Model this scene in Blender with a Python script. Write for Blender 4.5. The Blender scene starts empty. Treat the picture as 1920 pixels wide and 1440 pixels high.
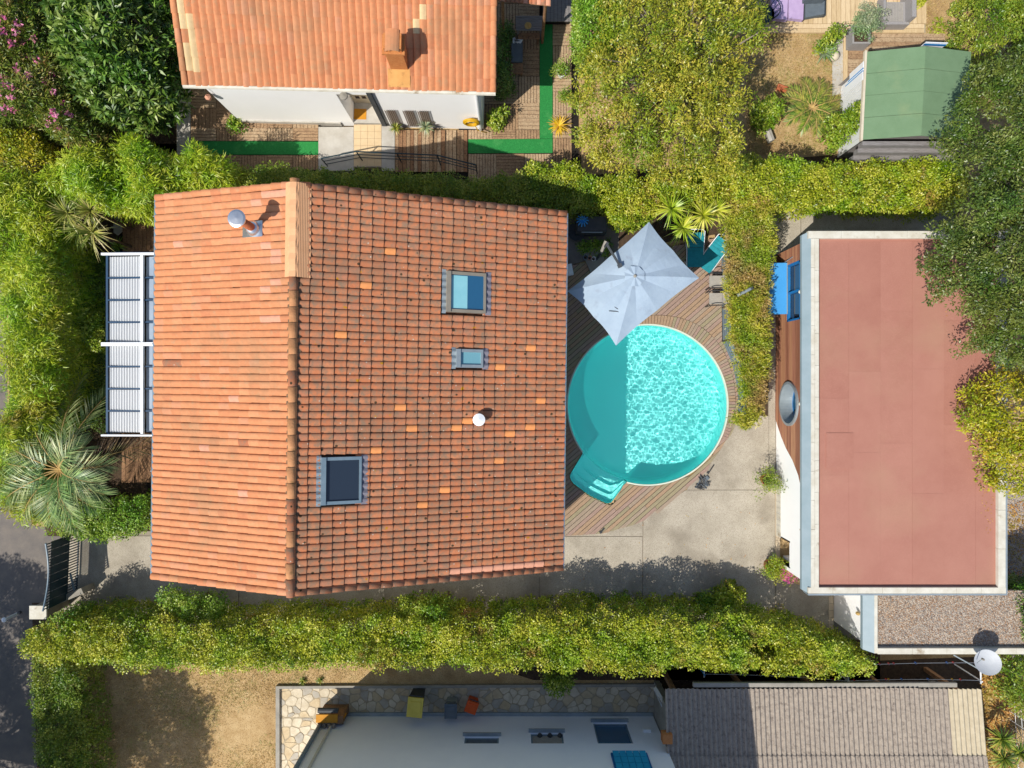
import bpy, math, random
import numpy as np
from mathutils import Matrix, Vector

# ------------------------------------------------------------------ camera, sky, sun, exposure
SC = bpy.context.scene
COL = SC.collection
H = 23.7            # flying height of the camera above the garden
F = 1280.0          # focal length in photo pixels
cam = bpy.data.objects.new('camera', bpy.data.cameras.new('camera'))
COL.objects.link(cam)
cam.location = (0, 0, H)
cam.rotation_euler = (0, 0, 0)
cam.data.sensor_width = 36
cam.data.lens = F / 1920 * 36
cam.data.clip_end = 400
SC.camera = cam

LIGHT = Vector((.60, .533, -1.0))          # direction in which sunlight travels
ELEV = math.atan2(1, math.hypot(LIGHT.x, LIGHT.y))
world = bpy.data.worlds.new('World'); SC.world = world; world.use_nodes = True
wn = world.node_tree
sky = wn.nodes.new('ShaderNodeTexSky'); sky.sky_type = 'NISHITA'; sky.sun_disc = False
sky.sun_elevation = ELEV
sky.sun_rotation = math.atan2(-LIGHT.x, -LIGHT.y)
wn.links.new(sky.outputs[0], wn.nodes['Background'].inputs[0])
wn.nodes['Background'].inputs[1].default_value = .10
sl = bpy.data.lights.new('sun', 'SUN'); sl.energy = 3.8; sl.angle = math.radians(.5); sl.color = (1, .955, .87)
sun = bpy.data.objects.new('sun', sl); COL.objects.link(sun)
sun.rotation_euler = LIGHT.to_track_quat('-Z', 'Y').to_euler(); sun.location = (-20, -18, 40)
sl.cycles.is_caustics_light = True
vs = SC.view_settings
vs.view_transform = 'Standard'; vs.look = 'None'; vs.gamma = 1; vs.exposure = .45; vs.use_curve_mapping = False
SC.cycles.use_denoising = True
SC.cycles.max_bounces = 10; SC.cycles.diffuse_bounces = 6; SC.cycles.transmission_bounces = 10

# ------------------------------------------------------------------ helpers
rnd = random.Random(7)
R = np.random.default_rng(11)
def P(px, py, z=0.0):
    "photo pixel -> point at height z"
    k = (H - z) / F
    return Vector(((px - 960) * k, -(py - 720) * k, z))
def PP(pts, z=0.0): return [P(x, y, z) for x, y in pts]
def ray_plane(px, py, o, n):
    d = Vector(((px - 960) / F, -(py - 720) / F, -1)); c = Vector((0, 0, H))
    return c + d * ((o - c).dot(n) / d.dot(n))
def lin(c):
    c /= 255.0
    return c / 12.92 if c <= .04045 else ((c + .055) / 1.055) ** 2.4
def S(r, g, b, k=1.0): return (min(lin(r) * k, .9), min(lin(g) * k, .9), min(lin(b) * k, .9))

def tag(o, label=None, cat=None, group=None, kind=None):
    if label: o['label'] = label
    if cat: o['category'] = cat
    if group: o['group'] = group
    if kind: o['kind'] = kind
    return o
WL = {}
def set_parent(o, p):
    if p is not None:
        o.parent = p
        o.matrix_parent_inverse = Matrix.Translation(-WL.get(p.name, Vector((0, 0, 0))))
def thing(name, label, cat, loc=(0, 0, 0), group=None):
    o = bpy.data.objects.new(name, None); COL.objects.link(o)
    o.empty_display_size = .2
    o.location = loc; WL[o.name] = Vector(loc)
    return tag(o, label, cat, group)
def link_mesh(name, me, parent=None):
    o = bpy.data.objects.new(name, me); COL.objects.link(o); set_parent(o, parent); return o

class MB:
    def __init__(s): s.v = []; s.f = []; s.m = []
    def poly(s, pts, mi=0):
        b = len(s.v); s.v += [tuple(p) for p in pts]; s.f.append(tuple(range(b, b + len(pts)))); s.m.append(mi); return s
    def obb(s, o, ax, ay, az, mi=0):
        "box from corner o with edge vectors"
        o = Vector(o); ax = Vector(ax); ay = Vector(ay); az = Vector(az)
        if ax.cross(ay).dot(az) < 0: ax, ay = ay, ax
        b = len(s.v)
        for c in (o, o + ax, o + ax + ay, o + ay): s.v.append(tuple(c))
        for c in (o, o + ax, o + ax + ay, o + ay): s.v.append(tuple(c + az))
        for f in ((3, 2, 1, 0), (4, 5, 6, 7), (0, 1, 5, 4), (1, 2, 6, 5), (2, 3, 7, 6), (3, 0, 4, 7)):
            s.f.append(tuple(b + i for i in f)); s.m.append(mi)
        return s
    def box(s, c, d, rz=0.0, mi=0):
        cs, sn = math.cos(rz), math.sin(rz); X = Vector((cs, sn, 0)) * d[0]; Y = Vector((-sn, cs, 0)) * d[1]; Z = Vector((0, 0, d[2]))
        return s.obb(Vector(c) - X / 2 - Y / 2 - Z / 2, X, Y, Z, mi)
    def prism(s, pts, z0, z1, mi=0, bottom=False):
        pts = [Vector((p[0], p[1])) for p in pts]
        a = sum(pts[i].x * pts[i - 1].y - pts[i - 1].x * pts[i].y for i in range(len(pts)))
        if a > 0: pts = pts[::-1]
        n = len(pts); b = len(s.v)
        s.v += [(p.x, p.y, z1) for p in pts] + [(p.x, p.y, z0) for p in pts]
        s.f.append(tuple(range(b, b + n))); s.m.append(mi)
        for i in range(n):
            j = (i + 1) % n; s.f.append((b + j, b + i, b + n + i, b + n + j)); s.m.append(mi)
        if bottom: s.f.append(tuple(range(b + 2 * n - 1, b + n - 1, -1))); s.m.append(mi)
        return s
    def tube(s, pts, r, n=8, mi=0, caps=True):
        pts = [Vector(p) for p in pts]; rr = r if hasattr(r, '__len__') else [r] * len(pts); rings = []
        prev = None
        for i, p in enumerate(pts):
            d = (pts[min(i + 1, len(pts) - 1)] - pts[max(i - 1, 0)]).normalized()
            if prev is None:
                a = Vector((0, 0, 1)) if abs(d.z) < .9 else Vector((1, 0, 0)); x = d.cross(a).normalized()
            else:
                x = (prev - d * prev.dot(d)); x = x.normalized() if x.length > 1e-6 else d.orthogonal().normalized()
            prev = x; y = d.cross(x); b = len(s.v); rings.append(b)
            for k in range(n):
                t = 2 * math.pi * k / n; s.v.append(tuple(p + (x * math.cos(t) + y * math.sin(t)) * rr[i]))
        for a, b in zip(rings, rings[1:]):
            for k in range(n):
                j = (k + 1) % n; s.f.append((a + k, a + j, b + j, b + k)); s.m.append(mi)
        if caps:
            s.f.append(tuple(rings[0] + k for k in range(n - 1, -1, -1))); s.m.append(mi)
            s.f.append(tuple(rings[-1] + k for k in range(n))); s.m.append(mi)
        return s
    def lathe(s, c, prof, n=16, mi=0):
        c = Vector(c); rings = []
        for r_, z in prof:
            rings.append(len(s.v))
            for k in range(n):
                t = 2 * math.pi * k / n; s.v.append((c.x + r_ * math.cos(t), c.y + r_ * math.sin(t), c.z + z))
        for a, b in zip(rings, rings[1:]):
            for k in range(n):
                j = (k + 1) % n; s.f.append((a + k, a + j, b + j, b + k)); s.m.append(mi)
        s.f.append(tuple(rings[-1] + k for k in range(n))); s.m.append(mi)
        return s
    def mesh(s, name, mats, smooth=False):
        me = bpy.data.meshes.new(name); me.from_pydata(s.v, [], s.f)
        for m in (mats if isinstance(mats, (list, tuple)) else [mats]): me.materials.append(m)
        me.polygons.foreach_set('material_index', s.m)
        if smooth:
            me.polygons.foreach_set('use_smooth', [True] * len(s.f))
        me.update(); return me
    def build(s, name, mats, parent=None, smooth=False): return link_mesh(name, s.mesh(name, mats, smooth), parent)
def sheet(name, pts, z, m, parent=None, kind=None):
    o = MB().poly([(p[0], p[1], z) for p in ccw(pts)]).build(name, m, parent)
    if kind: o['kind'] = kind
    return o
def ccw(pts):
    a = sum(pts[i - 1][0] * pts[i][1] - pts[i][0] * pts[i - 1][1] for i in range(len(pts)))
    return list(pts) if a > 0 else list(pts)[::-1]

# ------------------------------------------------------------------ materials
def new_mat(name):
    m = bpy.data.materials.new(name); m.use_nodes = True; return m, m.node_tree, m.node_tree.nodes['Principled BSDF']
def mx(nt, a, b, fac, mode='MIX'):
    n = nt.nodes.new('ShaderNodeMix'); n.data_type = 'RGBA'; n.blend_type = mode
    for sock, val in ((n.inputs[6], a), (n.inputs[7], b), (n.inputs[0], fac)):
        if hasattr(val, 'is_linked') or hasattr(val, 'links'): nt.links.new(val, sock)
        elif isinstance(val, tuple): sock.default_value = (*val[:3], 1)
        else: sock.default_value = val
    return n.outputs[2]
def noise(nt, scale, detail=3, rough=.6, vec=None):
    n = nt.nodes.new('ShaderNodeTexNoise'); n.inputs['Scale'].default_value = scale; n.inputs['Detail'].default_value = detail
    n.inputs['Roughness'].default_value = rough
    if vec is not None: nt.links.new(vec, n.inputs['Vector'])
    return n.outputs['Fac']
def ramp(nt, fac, a, b, c0=(0, 0, 0), c1=(1, 1, 1)):
    n = nt.nodes.new('ShaderNodeValToRGB'); n.color_ramp.elements[0].position = a; n.color_ramp.elements[1].position = b
    n.color_ramp.elements[0].color = (*c0, 1); n.color_ramp.elements[1].color = (*c1, 1); nt.links.new(fac, n.inputs[0]); return n.outputs[0]
def pos(nt, stretch=None, rot=0):
    g = nt.nodes.new('ShaderNodeNewGeometry').outputs['Position']
    if stretch is None and not rot: return g
    mp = nt.nodes.new('ShaderNodeMapping'); mp.inputs['Rotation'].default_value = (0, 0, rot)
    if rot:
        mp0 = mp; nt.links.new(g, mp0.inputs[0]); g = mp0.outputs[0]; mp = nt.nodes.new('ShaderNodeMapping')
    mp.inputs['Scale'].default_value = stretch or (1, 1, 1); nt.links.new(g, mp.inputs[0]); return mp.outputs[0]
def M(name, c1, c2=None, scale=6.0, rough=.8, bump=0.0, bscale=40.0, c3=None, s3=1.2, t3=(.55, .7), metal=0.0, spec=.3, stretch=None, rot=0, detail=4, fine=None):
    m, nt, b = new_mat(name); p = pos(nt, stretch, rot)
    c2 = c2 or tuple(x * .8 for x in c1)
    col = mx(nt, c1, c2, ramp(nt, noise(nt, scale, detail, .65, p), .35, .68))
    if c3: col = mx(nt, col, c3, ramp(nt, noise(nt, s3, 4, .6, p), *t3))
    if fine:
        col = mx(nt, col, fine[0], ramp(nt, noise(nt, fine[1], 2, .5, p), fine[2], fine[3]))
    nt.links.new(col, b.inputs['Base Color']); b.inputs['Roughness'].default_value = rough; b.inputs['Metallic'].default_value = metal
    b.inputs['Specular IOR Level'].default_value = spec
    if bump:
        bp = nt.nodes.new('ShaderNodeBump'); bp.inputs['Strength'].default_value = bump; bp.inputs['Distance'].default_value = .02
        nt.links.new(noise(nt, bscale, 3, .6, p), bp.inputs['Height']); nt.links.new(bp.outputs[0], b.inputs['Normal'])
    return m
def leaf_mat(name, cols, patch=None, ps=.8, pt=(.55, .68), transl=.22, rough=.42):
    m, nt, b = new_mat(name)
    at = nt.nodes.new('ShaderNodeAttribute'); at.attribute_name = 'tint'
    r = nt.nodes.new('ShaderNodeValToRGB'); el = r.color_ramp.elements
    for i in range(len(cols) - 2): el.new(.5)
    for i, c in enumerate(cols): el[i].position = i / (len(cols) - 1); el[i].color = (*c, 1)
    nt.links.new(at.outputs['Fac'], r.inputs[0]); col = r.outputs[0]
    if patch:
        add = nt.nodes.new('ShaderNodeMath'); add.operation = 'MULTIPLY_ADD'; add.inputs[1].default_value = .16; nt.links.new(at.outputs['Fac'], add.inputs[0])
        nt.links.new(noise(nt, ps, 3, .6, pos(nt)), add.inputs[2])
        col = mx(nt, col, patch, ramp(nt, add.outputs[0], *pt))
    col = mx(nt, col, (.60, .88, .55), ramp(nt, noise(nt, .9, 4, .65, pos(nt)), .46, .62), 'MULTIPLY')
    nt.links.new(col, b.inputs['Base Color']); b.inputs['Roughness'].default_value = rough; b.inputs['Specular IOR Level'].default_value = .5
    tr = nt.nodes.new('ShaderNodeBsdfTranslucent'); ms = nt.nodes.new('ShaderNodeMixShader'); ms.inputs[0].default_value = transl
    nt.links.new(col, tr.inputs['Color'])
    nt.links.new(b.outputs[0], ms.inputs[1]); nt.links.new(tr.outputs[0], ms.inputs[2])
    nt.links.new(ms.outputs[0], nt.nodes['Material Output'].inputs[0]); return m

K = .8
m_ground = M('soil_dry', S(188, 156, 108, .76), S(214, 184, 136, .76), 3, .95, .5, 60, c3=S(160, 126, 84, .76), s3=.8, t3=(.5, .78), fine=(S(140, 110, 70, .74), 30, .52, .72))
m_bed = M('soil_dark', S(92, 74, 56, K), S(66, 52, 42, K), 9, .95, .8, 40)
m_asphalt = M('asphalt', S(150, 140, 130, .62), S(128, 122, 118, .62), 2.2, .9, .4, 90, fine=(S(185, 175, 165, .6), 120, .6, .8))
m_drive = M('aggregate_concrete', S(200, 190, 172, .80), S(182, 172, 154, .80), 1.3, .9, .5, 80, c3=S(146, 136, 120, .80), s3=.55, t3=(.48, .74), fine=(S(128, 116, 100, .8), 55, .5, .75))
m_concrete = M('concrete', S(205, 200, 190, K), S(185, 178, 166, K), 2.5, .85, .2, 50, c3=S(150, 144, 134, K), s3=1.5, t3=(.6, .8))
m_greywall = M('grey_render', S(170, 164, 152, K), S(150, 145, 135, K), 3, .9, .2, 40)
m_white = M('white_plaster', (.9, .895, .885), (.88, .875, .86), 1.2, .85, .12, 60)
m_cream = M('cream_plaster', S(225, 214, 190, K), S(210, 198, 175, K), 2, .85)
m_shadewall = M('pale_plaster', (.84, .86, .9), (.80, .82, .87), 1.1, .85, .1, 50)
m_wood_deck = [M('deck_wood_%s' % n, S(*a, .8), S(*b, .8), 5, .85, .35, 30, stretch=(1, 9, 9), rot=-.72, fine=(S(*c, .8), 22, .5, .72)) for n, a, b, c in (
    ('grey', (184, 163, 140), (160, 142, 124), (130, 116, 104)), ('warm', (190, 158, 128), (165, 140, 115), (134, 112, 92)), ('olive', (176, 162, 128), (152, 142, 116), (124, 114, 92)), ('pink', (186, 156, 140), (160, 136, 122), (128, 108, 98)))]
m_wood_brown = M('brown_wood', S(168, 128, 92, .8), S(140, 104, 76, .8), 4, .8, .3, 25, stretch=(1, 1, 1), fine=(S(110, 80, 60, .8), 20, .5, .72))
m_wood_tile = [M('deck_tile_%s' % n, S(*a, .78), S(*b, .78), 6, .85, .3, 30, fine=(S(*c, .78), 25, .5, .7)) for n, a, b, c in (
    ('tan', (186, 154, 118), (160, 128, 98), (128, 100, 78)), ('pale', (202, 176, 142), (180, 150, 118), (145, 118, 92)))]
m_wood_pale = [M('terrace_wood_%s' % n, S(*a, .82), S(*b, .82), 4, .85, .2, 25, stretch=(8, 1, 1)) for n, a, b in (('sand', (232, 208, 168), (214, 186, 146)), ('straw', (222, 196, 154), (200, 172, 130)))]
m_wood_clad = [M('cladding_%s' % n, S(*a, .8), S(*b, .8), 3, .6, .2, 25, stretch=(1, .4, 9), spec=.4) for n, a, b in (('red', (190, 132, 104), (160, 104, 80)), ('tan', (202, 148, 112), (174, 120, 88)), ('dark', (164, 110, 84), (136, 88, 66)))]
m_gap = M('deck_gap', (.018, .014, .011), None, 5, .95)  # near-black stands in for the shade between and under boards
m_green_carpet = M('artificial_grass', S(60, 168, 84, .72), S(44, 142, 70, .72), 30, .95, .8, 120, c3=S(84, 176, 96, .72), s3=2.2, fine=(S(36, 120, 60, .72), 60, .5, .7))
m_metal = M('zinc', S(178, 190, 196, .75), S(160, 172, 178, .75), 3, .45, metal=.35, spec=.5)
m_fascia = M('pale_zinc_fascia', S(152, 170, 178, .78), S(138, 158, 166, .78), 1.5, .55, spec=.4)
m_metal_blue = M('blue_grey_metal', S(128, 150, 164, .75), S(112, 134, 148, .75), 3, .5, spec=.5)
m_steel = M('polished_steel', (.75, .76, .77), (.6, .62, .64), 6, .3, metal=.9)
m_dark = M('dark_metal', (.03, .032, .035), (.05, .05, .05), 8, .5, spec=.4)
m_dkgrey = M('dark_grey_plastic', S(84, 88, 92, .7), S(70, 74, 78, .7), 8, .6)
m_pvc = M('white_lacquer', (.80, .82, .84), (.76, .78, .8), 3, .4, spec=.5)
m_navy = M('navy_steel', S(40, 82, 118, .7), S(34, 70, 102, .7), 4, .5, spec=.4)
m_gateteal = M('dark_teal_steel', S(26, 62, 74, .7), S(20, 50, 62, .7), 5, .5, spec=.4)
m_blue = M('sky_blue_paint', S(70, 164, 232, .8), S(64, 156, 226, .8), 1.5, .55, spec=.4)
m_blue2 = M('blue_frame', S(30, 122, 190, .8), S(26, 110, 176, .8), 1.5, .5, spec=.4)
m_turq = M('turquoise_shutter', S(40, 160, 205, .9), S(30, 145, 190, .9), 2, .55)
m_teal = M('teal_fabric', S(38, 150, 162, .8), S(30, 130, 142, .8), 6, .85)
m_greyfab = M('grey_fabric', S(182, 176, 166, .75), S(166, 160, 152, .75), 10, .9, .2, 150)
m_canopy = M('parasol_canvas', S(170, 188, 204, .84), S(160, 178, 196, .84), 1.6, .8, .7, 3.5, c3=S(150, 160, 176, .8), s3=2.5, t3=(.6, .85))
m_purple = M('lilac_cushion', S(196, 172, 208, .82), S(184, 160, 198, .82), 5, .9)
m_slate = M('slate_cushion', S(112, 122, 130, .75), S(100, 110, 118, .75), 5, .9)
m_wicker = M('grey_wicker', S(178, 174, 172, .78), S(150, 146, 146, .78), 60, .8, .6, 90)
m_yellow = M('yellow_plastic', S(226, 178, 30, .8), S(210, 160, 22, .8), 6, .5, spec=.4)
m_binyellow = M('yellow_bin', S(226, 206, 96, .85), S(214, 192, 84, .85), 4, .55)
m_orange = M('orange_plastic', S(228, 96, 40, .85), S(214, 84, 34, .85), 5, .55)
m_ochre = M('ochre_board', S(216, 150, 40, .85), S(196, 132, 34, .85), 6, .7)
m_terra = M('terracotta', S(200, 118, 78, K), S(180, 100, 64, K), 8, .8)
m_brick = M('brick_orange', S(212, 142, 84, K), S(196, 120, 66, K), 14, .85, .4, 30)
m_render = M('tan_render', S(222, 168, 100, K), S(206, 150, 86, K), 3, .85, c3=S(150, 110, 66, K), s3=4)
m_flash = M('apricot_flashing', S(234, 178, 132, .84), S(226, 168, 122, .84), 2.5, .7)
m_redroof = M('red_mineral_felt', S(184, 130, 113, .78), S(175, 120, 104, .78), .9, .95, .35, 150, c3=S(188, 146, 120, .74), s3=.4, t3=(.5, .9), fine=(S(214, 150, 136, K), 110, .58, .75))
m_redroof2 = M('red_mineral_felt_faded', S(186, 132, 115, .78), S(178, 123, 107, .78), .9, .95, .35, 150, c3=S(188, 146, 120, .74), s3=.4, t3=(.5, .9), fine=(S(214, 150, 136, K), 110, .58, .75))
m_redroof3 = M('red_mineral_felt_deep', S(182, 127, 110, .77), S(172, 117, 101, .77), .9, .95, .35, 150, c3=S(188, 146, 120, .74), s3=.4, t3=(.5, .9), fine=(S(214, 150, 136, K), 110, .58, .75))
m_seam = M('roof_seam', S(150, 90, 80, .7), None, 5, .9)
m_coping = M('weathered_coping', S(226, 222, 208, K), S(205, 198, 180, K), 3, .75, c3=S(160, 140, 112, K), s3=2.2, t3=(.62, .75))
m_greenroof = M('green_felt', S(124, 154, 118, .76), S(116, 146, 110, .76), 2.2, .95, .3, 140, c3=S(136, 158, 118, .76), s3=.8, fine=(S(148, 174, 138, .76), 120, .6, .78))
m_greyboard = M('weathered_board', S(150, 146, 144, K), S(124, 118, 116, K), 5, .9, .4, 30, stretch=(1, 8, 8))
m_fibro = M('fibre_cement', S(186, 172, 156, .74), S(160, 148, 136, .74), 7, .95, .6, 60, c3=S(122, 110, 102, .74), s3=9, t3=(.52, .72), fine=(S(214, 204, 190, .74), 60, .58, .72))
m_fibro_new = M('fibre_cement_pale', S(214, 200, 172, .76), S(196, 182, 154, .76), 6, .95, .4, 60)
m_gravel = M('gravel', S(196, 180, 164, K), S(158, 146, 136, K), 26, .95, 1.0, 26, c3=S(206, 176, 142, K), s3=.9, fine=(S(110, 100, 92, K), 30, .52, .62), detail=2)
m_paver = M('pale_stone', S(226, 212, 186, K), S(204, 188, 160, K), 4, .9, .3, 30)
m_paver2 = M('warm_stone', S(216, 196, 160, K), S(196, 172, 136, K), 4, .9, .3, 30)
m_paver3 = M('grey_stone', S(196, 188, 172, .76), S(176, 166, 150, .76), 4, .9, .3, 30)
m_joint = M('stone_joint', S(198, 182, 154, .74), S(172, 156, 130, .74), 8, .95)
m_djoint = M('slab_joint', S(176, 164, 146, .7), S(156, 146, 130, .7), 5, .95)
m_tan_tile = M('sand_floor_tile', S(226, 200, 160, .84), S(218, 190, 148, .84), 3, .6)
m_beige_tile = M('beige_skirting_tile', S(226, 206, 176, .82), S(214, 194, 164, .82), 3, .5)
m_bark = M('bark', S(120, 100, 82, .7), S(90, 74, 60, .7), 12, .95, .6, 40)
m_paletwig = M('pale_bark', S(170, 156, 140, .7), S(140, 128, 114, .7), 12, .95)
m_liner = M('pool_liner', (.30, .95, .91), (.28, .94, .90), .8, .5, spec=.3)
m_poolrim = M('pool_rim', S(226, 232, 214, .8), S(214, 222, 204, .8), 3, .5)
m_flower = M('pink_flower', S(236, 120, 170, .85), S(226, 90, 140, .85), 20, .7)
m_magenta = M('magenta_flower', S(220, 40, 150, .9), S(200, 30, 130, .9), 20, .7)
m_straw = M('straw', S(214, 184, 120, .8), S(190, 154, 92, .8), 20, .95)
def glass_mat(name, c, rough=.06):
    m, nt, b = new_mat(name); b.inputs['Base Color'].default_value = (*c, 1); b.inputs['Roughness'].default_value = rough
    b.inputs['Specular IOR Level'].default_value = .9; return m
m_glass_dark = glass_mat('dark_glass', (.022, .032, .048))
m_glass_teal = glass_mat('teal_glass', (.16, .36, .42))
m_glass_blue = glass_mat('blue_glass', (.02, .10, .20))
m, nt, b = new_mat('water'); nt.nodes.clear()
_o = nt.nodes.new('ShaderNodeOutputMaterial'); _g = nt.nodes.new('ShaderNodeBsdfGlass'); _g.inputs['IOR'].default_value = 1.33
_g.inputs['Roughness'].default_value = 0; _g.inputs['Color'].default_value = (.96, 1, 1, 1); nt.links.new(_g.outputs[0], _o.inputs[0]); m_water = m
# translucent veranda sheet
m, nt, b = new_mat('opal_sheet'); b.inputs['Base Color'].default_value = (.77, .79, .81, 1); b.inputs['Roughness'].default_value = .35
_t = nt.nodes.new('ShaderNodeBsdfTranslucent'); _t.inputs[0].default_value = (.8, .84, .86, 1); _x = nt.nodes.new('ShaderNodeMixShader'); _x.inputs[0].default_value = .3
nt.links.new(b.outputs[0], _x.inputs[1]); nt.links.new(_t.outputs[0], _x.inputs[2]); nt.links.new(_x.outputs[0], nt.nodes['Material Output'].inputs[0]); m_opal = m
m_opal_grey = M('smoked_sheet', S(168, 184, 200, .8), S(156, 172, 190, .8), 2, .35, spec=.5)

def tile_mat(name, c, dirt, amount, lichen):
    m, nt, b = new_mat(name); p = pos(nt)
    c = tuple(c)
    col = mx(nt, c, tuple(x * .86 for x in c), ramp(nt, noise(nt, 9, 3, .6, p), .35, .7))
    col = mx(nt, col, dirt, ramp(nt, noise(nt, 5.5, 5, .7, p), .62 - amount, .86 - amount))
    col = mx(nt, col, tuple(x * .74 for x in dirt), ramp(nt, noise(nt, .55, 4, .65, p), .5, .9))
    if lichen:
        col = mx(nt, col, S(196, 140, 30, .7), ramp(nt, noise(nt, 4.2, 2, .5, pos(nt)), .735, .76))
        vo = nt.nodes.new('ShaderNodeTexVoronoi'); vo.inputs['Scale'].default_value = 2.6; nt.links.new(p, vo.inputs['Vector'])
        dk = ramp(nt, vo.outputs['Distance'], .085, .115, (1, 1, 1), (0, 0, 0)); col = mx(nt, col, S(86, 70, 50, .6), dk)
        vo = nt.nodes.new('ShaderNodeTexVoronoi'); vo.inputs['Scale'].default_value = 3.3; nt.links.new(pos(nt, (1.3, 1.1, 1), .5), vo.inputs['Vector'])
        dk = ramp(nt, vo.outputs['Distance'], .06, .085, (1, 1, 1), (0, 0, 0)); col = mx(nt, col, S(214, 196, 178, .7), dk)
    nt.links.new(col, b.inputs['Base Color']); b.inputs['Roughness'].default_value = .88; b.inputs['Specular IOR Level'].default_value = .2
    bp = nt.nodes.new('ShaderNodeBump'); bp.inputs['Strength'].default_value = .25; bp.inputs['Distance'].default_value = .01
    nt.links.new(noise(nt, 45, 3, .6, p), bp.inputs['Height']); nt.links.new(bp.outputs[0], b.inputs['Normal']); return m
TC = [((219, 148, 104), 30), ((217, 145, 101), 26), ((215, 142, 99), 18), ((222, 153, 109), 12), ((218, 151, 113), 8), ((209, 137, 97), 6)]
TL = [tile_mat('roof_tile_peach_%s' % n, S(*c, .82), S(186, 154, 118, .8), .07, False) for n, (c, w) in zip('abcdef', TC)]  # lighter tile set with little dirt
TR = [tile_mat('roof_tile_worn_%s' % n, S(*c, .82), S(150, 124, 102, .76), .20, True) for n, (c, w) in zip('abcdef', [((204, 130, 91), 1), ((201, 126, 87), 1), ((197, 123, 86), 1), ((207, 135, 96), 1), ((199, 130, 98), 1), ((188, 117, 83), 1)])]
TW = [w for c, w in TC]
m_tile_new = tile_mat('roof_tile_fresh', S(236, 156, 96, .86), S(218, 150, 100, .8), 0, False)
m_tile_pale = tile_mat('roof_tile_cream', S(238, 208, 158, .8), S(210, 180, 130, .8), 0, False)
m_tile_pink = tile_mat('roof_tile_rose', S(232, 168, 138, .8), S(210, 150, 120, .8), 0, False)
m_mortar = M('roof_mortar', S(150, 120, 92, .7), S(110, 92, 72, .7), 18, .95, .8, 40)
m_ridge = M('ridge_tile_weathered', S(222, 160, 110, .8), S(198, 138, 94, .8), 5, .9, .4, 30, c3=S(150, 116, 72, .74), s3=3.5, t3=(.56, .74))
m_under = M('roof_underlay', S(120, 80, 60, .5), None, 5, .95)

# foliage
F_ = 1.0
lm_bamboo = leaf_mat('bamboo_leaf', [S(78, 108, 10, .95), S(146, 172, 22, .95), S(194, 204, 46, .95), S(226, 222, 102, .95)], S(176, 160, 50, .8), .7, (.66, .8), .3)
lm_hedge = leaf_mat('hedge_leaf', [S(62, 88, 12, .95), S(138, 154, 26, .95), S(190, 192, 50, .95), S(226, 216, 112, .95)], S(180, 142, 76, .8), 1.1, (.69, .8))
lm_hedge_dark = leaf_mat('shade_hedge_leaf', [S(62, 90, 20, .95), S(112, 136, 36, .95), S(152, 162, 48, .95), S(196, 194, 90, .95)], S(150, 124, 60, .7), .9, (.68, .8))  # darker hedge leaf: on the shaded hedges, shade is put into the colour
lm_cypress = leaf_mat('cypress_spray', [S(92, 114, 16, .95), S(158, 164, 36, .95), S(202, 192, 66, .95), S(226, 208, 112, .95)], S(200, 168, 100, .85), 1.0, (.58, .7))
lm_plane = leaf_mat('broad_leaf', [S(40, 70, 22, .95), S(78, 110, 36, .95), S(124, 148, 56, .95), S(182, 194, 116, .95)], None, transl=.15, rough=.4)
lm_oleander = leaf_mat('oleander_leaf', [S(56, 80, 22, .95), S(104, 124, 38, .95), S(150, 152, 60, .95), S(200, 152, 104, .95)], S(170, 120, 70, .7), 1.4, (.68, .8))
lm_loose = leaf_mat('olive_yellow_leaf', [S(78, 96, 18, .95), S(138, 146, 36, .95), S(184, 178, 54, .95), S(214, 190, 84, .95)], S(164, 128, 62, .8), 1.0, (.7, .84))
lm_autumn = leaf_mat('golden_leaf', [S(92, 108, 14, .95), S(156, 158, 24, .95), S(200, 186, 38, .95), S(222, 190, 66, .95)], S(180, 138, 56, .8), 1.0, (.7, .84))
lm_albizia = leaf_mat('feathery_leaf', [S(40, 62, 22, .95), S(78, 100, 38, .95), S(116, 130, 54, .95), S(166, 168, 96, .95)], S(120, 130, 50, .8), .5, (.6, .75), transl=.2)
lm_shrub = leaf_mat('shrub_leaf', [S(66, 96, 16, .95), S(116, 144, 30, .95), S(160, 174, 50, .95), S(204, 206, 96, .95)])
lm_jasmine = leaf_mat('fresh_leaf', [S(66, 102, 20, .95), S(112, 148, 36, .95), S(154, 178, 58, .95), S(200, 210, 116, .95)])
lm_palm = leaf_mat('palm_leaflet', [S(70, 96, 56, .95), S(114, 138, 84, .95), S(156, 170, 108, .95), S(206, 206, 146, .95)], transl=.2, rough=.4)
lm_palm_dead = leaf_mat('dry_palm_leaflet', [S(120, 96, 76, .85), S(168, 140, 116, .85), S(196, 168, 140, .85), S(214, 176, 120, .85)])
lm_yucca = leaf_mat('yucca_blade', [S(120, 140, 30, .9), S(176, 186, 44, .9), S(206, 206, 70, .9), S(226, 216, 110, .9)], rough=.4)
lm_cordyline = leaf_mat('cordyline_blade', [S(90, 104, 40, .85), S(150, 154, 66, .9), S(186, 178, 96, .9), S(206, 186, 130, .9)], rough=.4)
lm_yucca_green = leaf_mat('green_blade', [S(70, 96, 40, .85), S(112, 136, 50, .9), S(156, 168, 64, .9), S(206, 190, 90, .9)], rough=.4)
lm_cycad = leaf_mat('golden_blade', [S(190, 150, 16, .9), S(228, 186, 24, .9), S(240, 204, 60, .9), S(236, 176, 90, .9)], rough=.5)
lm_agave = leaf_mat('blue_blade', [S(110, 130, 100, .85), S(150, 164, 128, .85), S(176, 184, 150, .85), S(196, 190, 140, .85)])
lm_grass = leaf_mat('dry_grass_blade', [S(170, 136, 78, .8), S(208, 176, 116, .85), S(226, 196, 136, .85), S(160, 150, 80, .8)])
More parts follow.
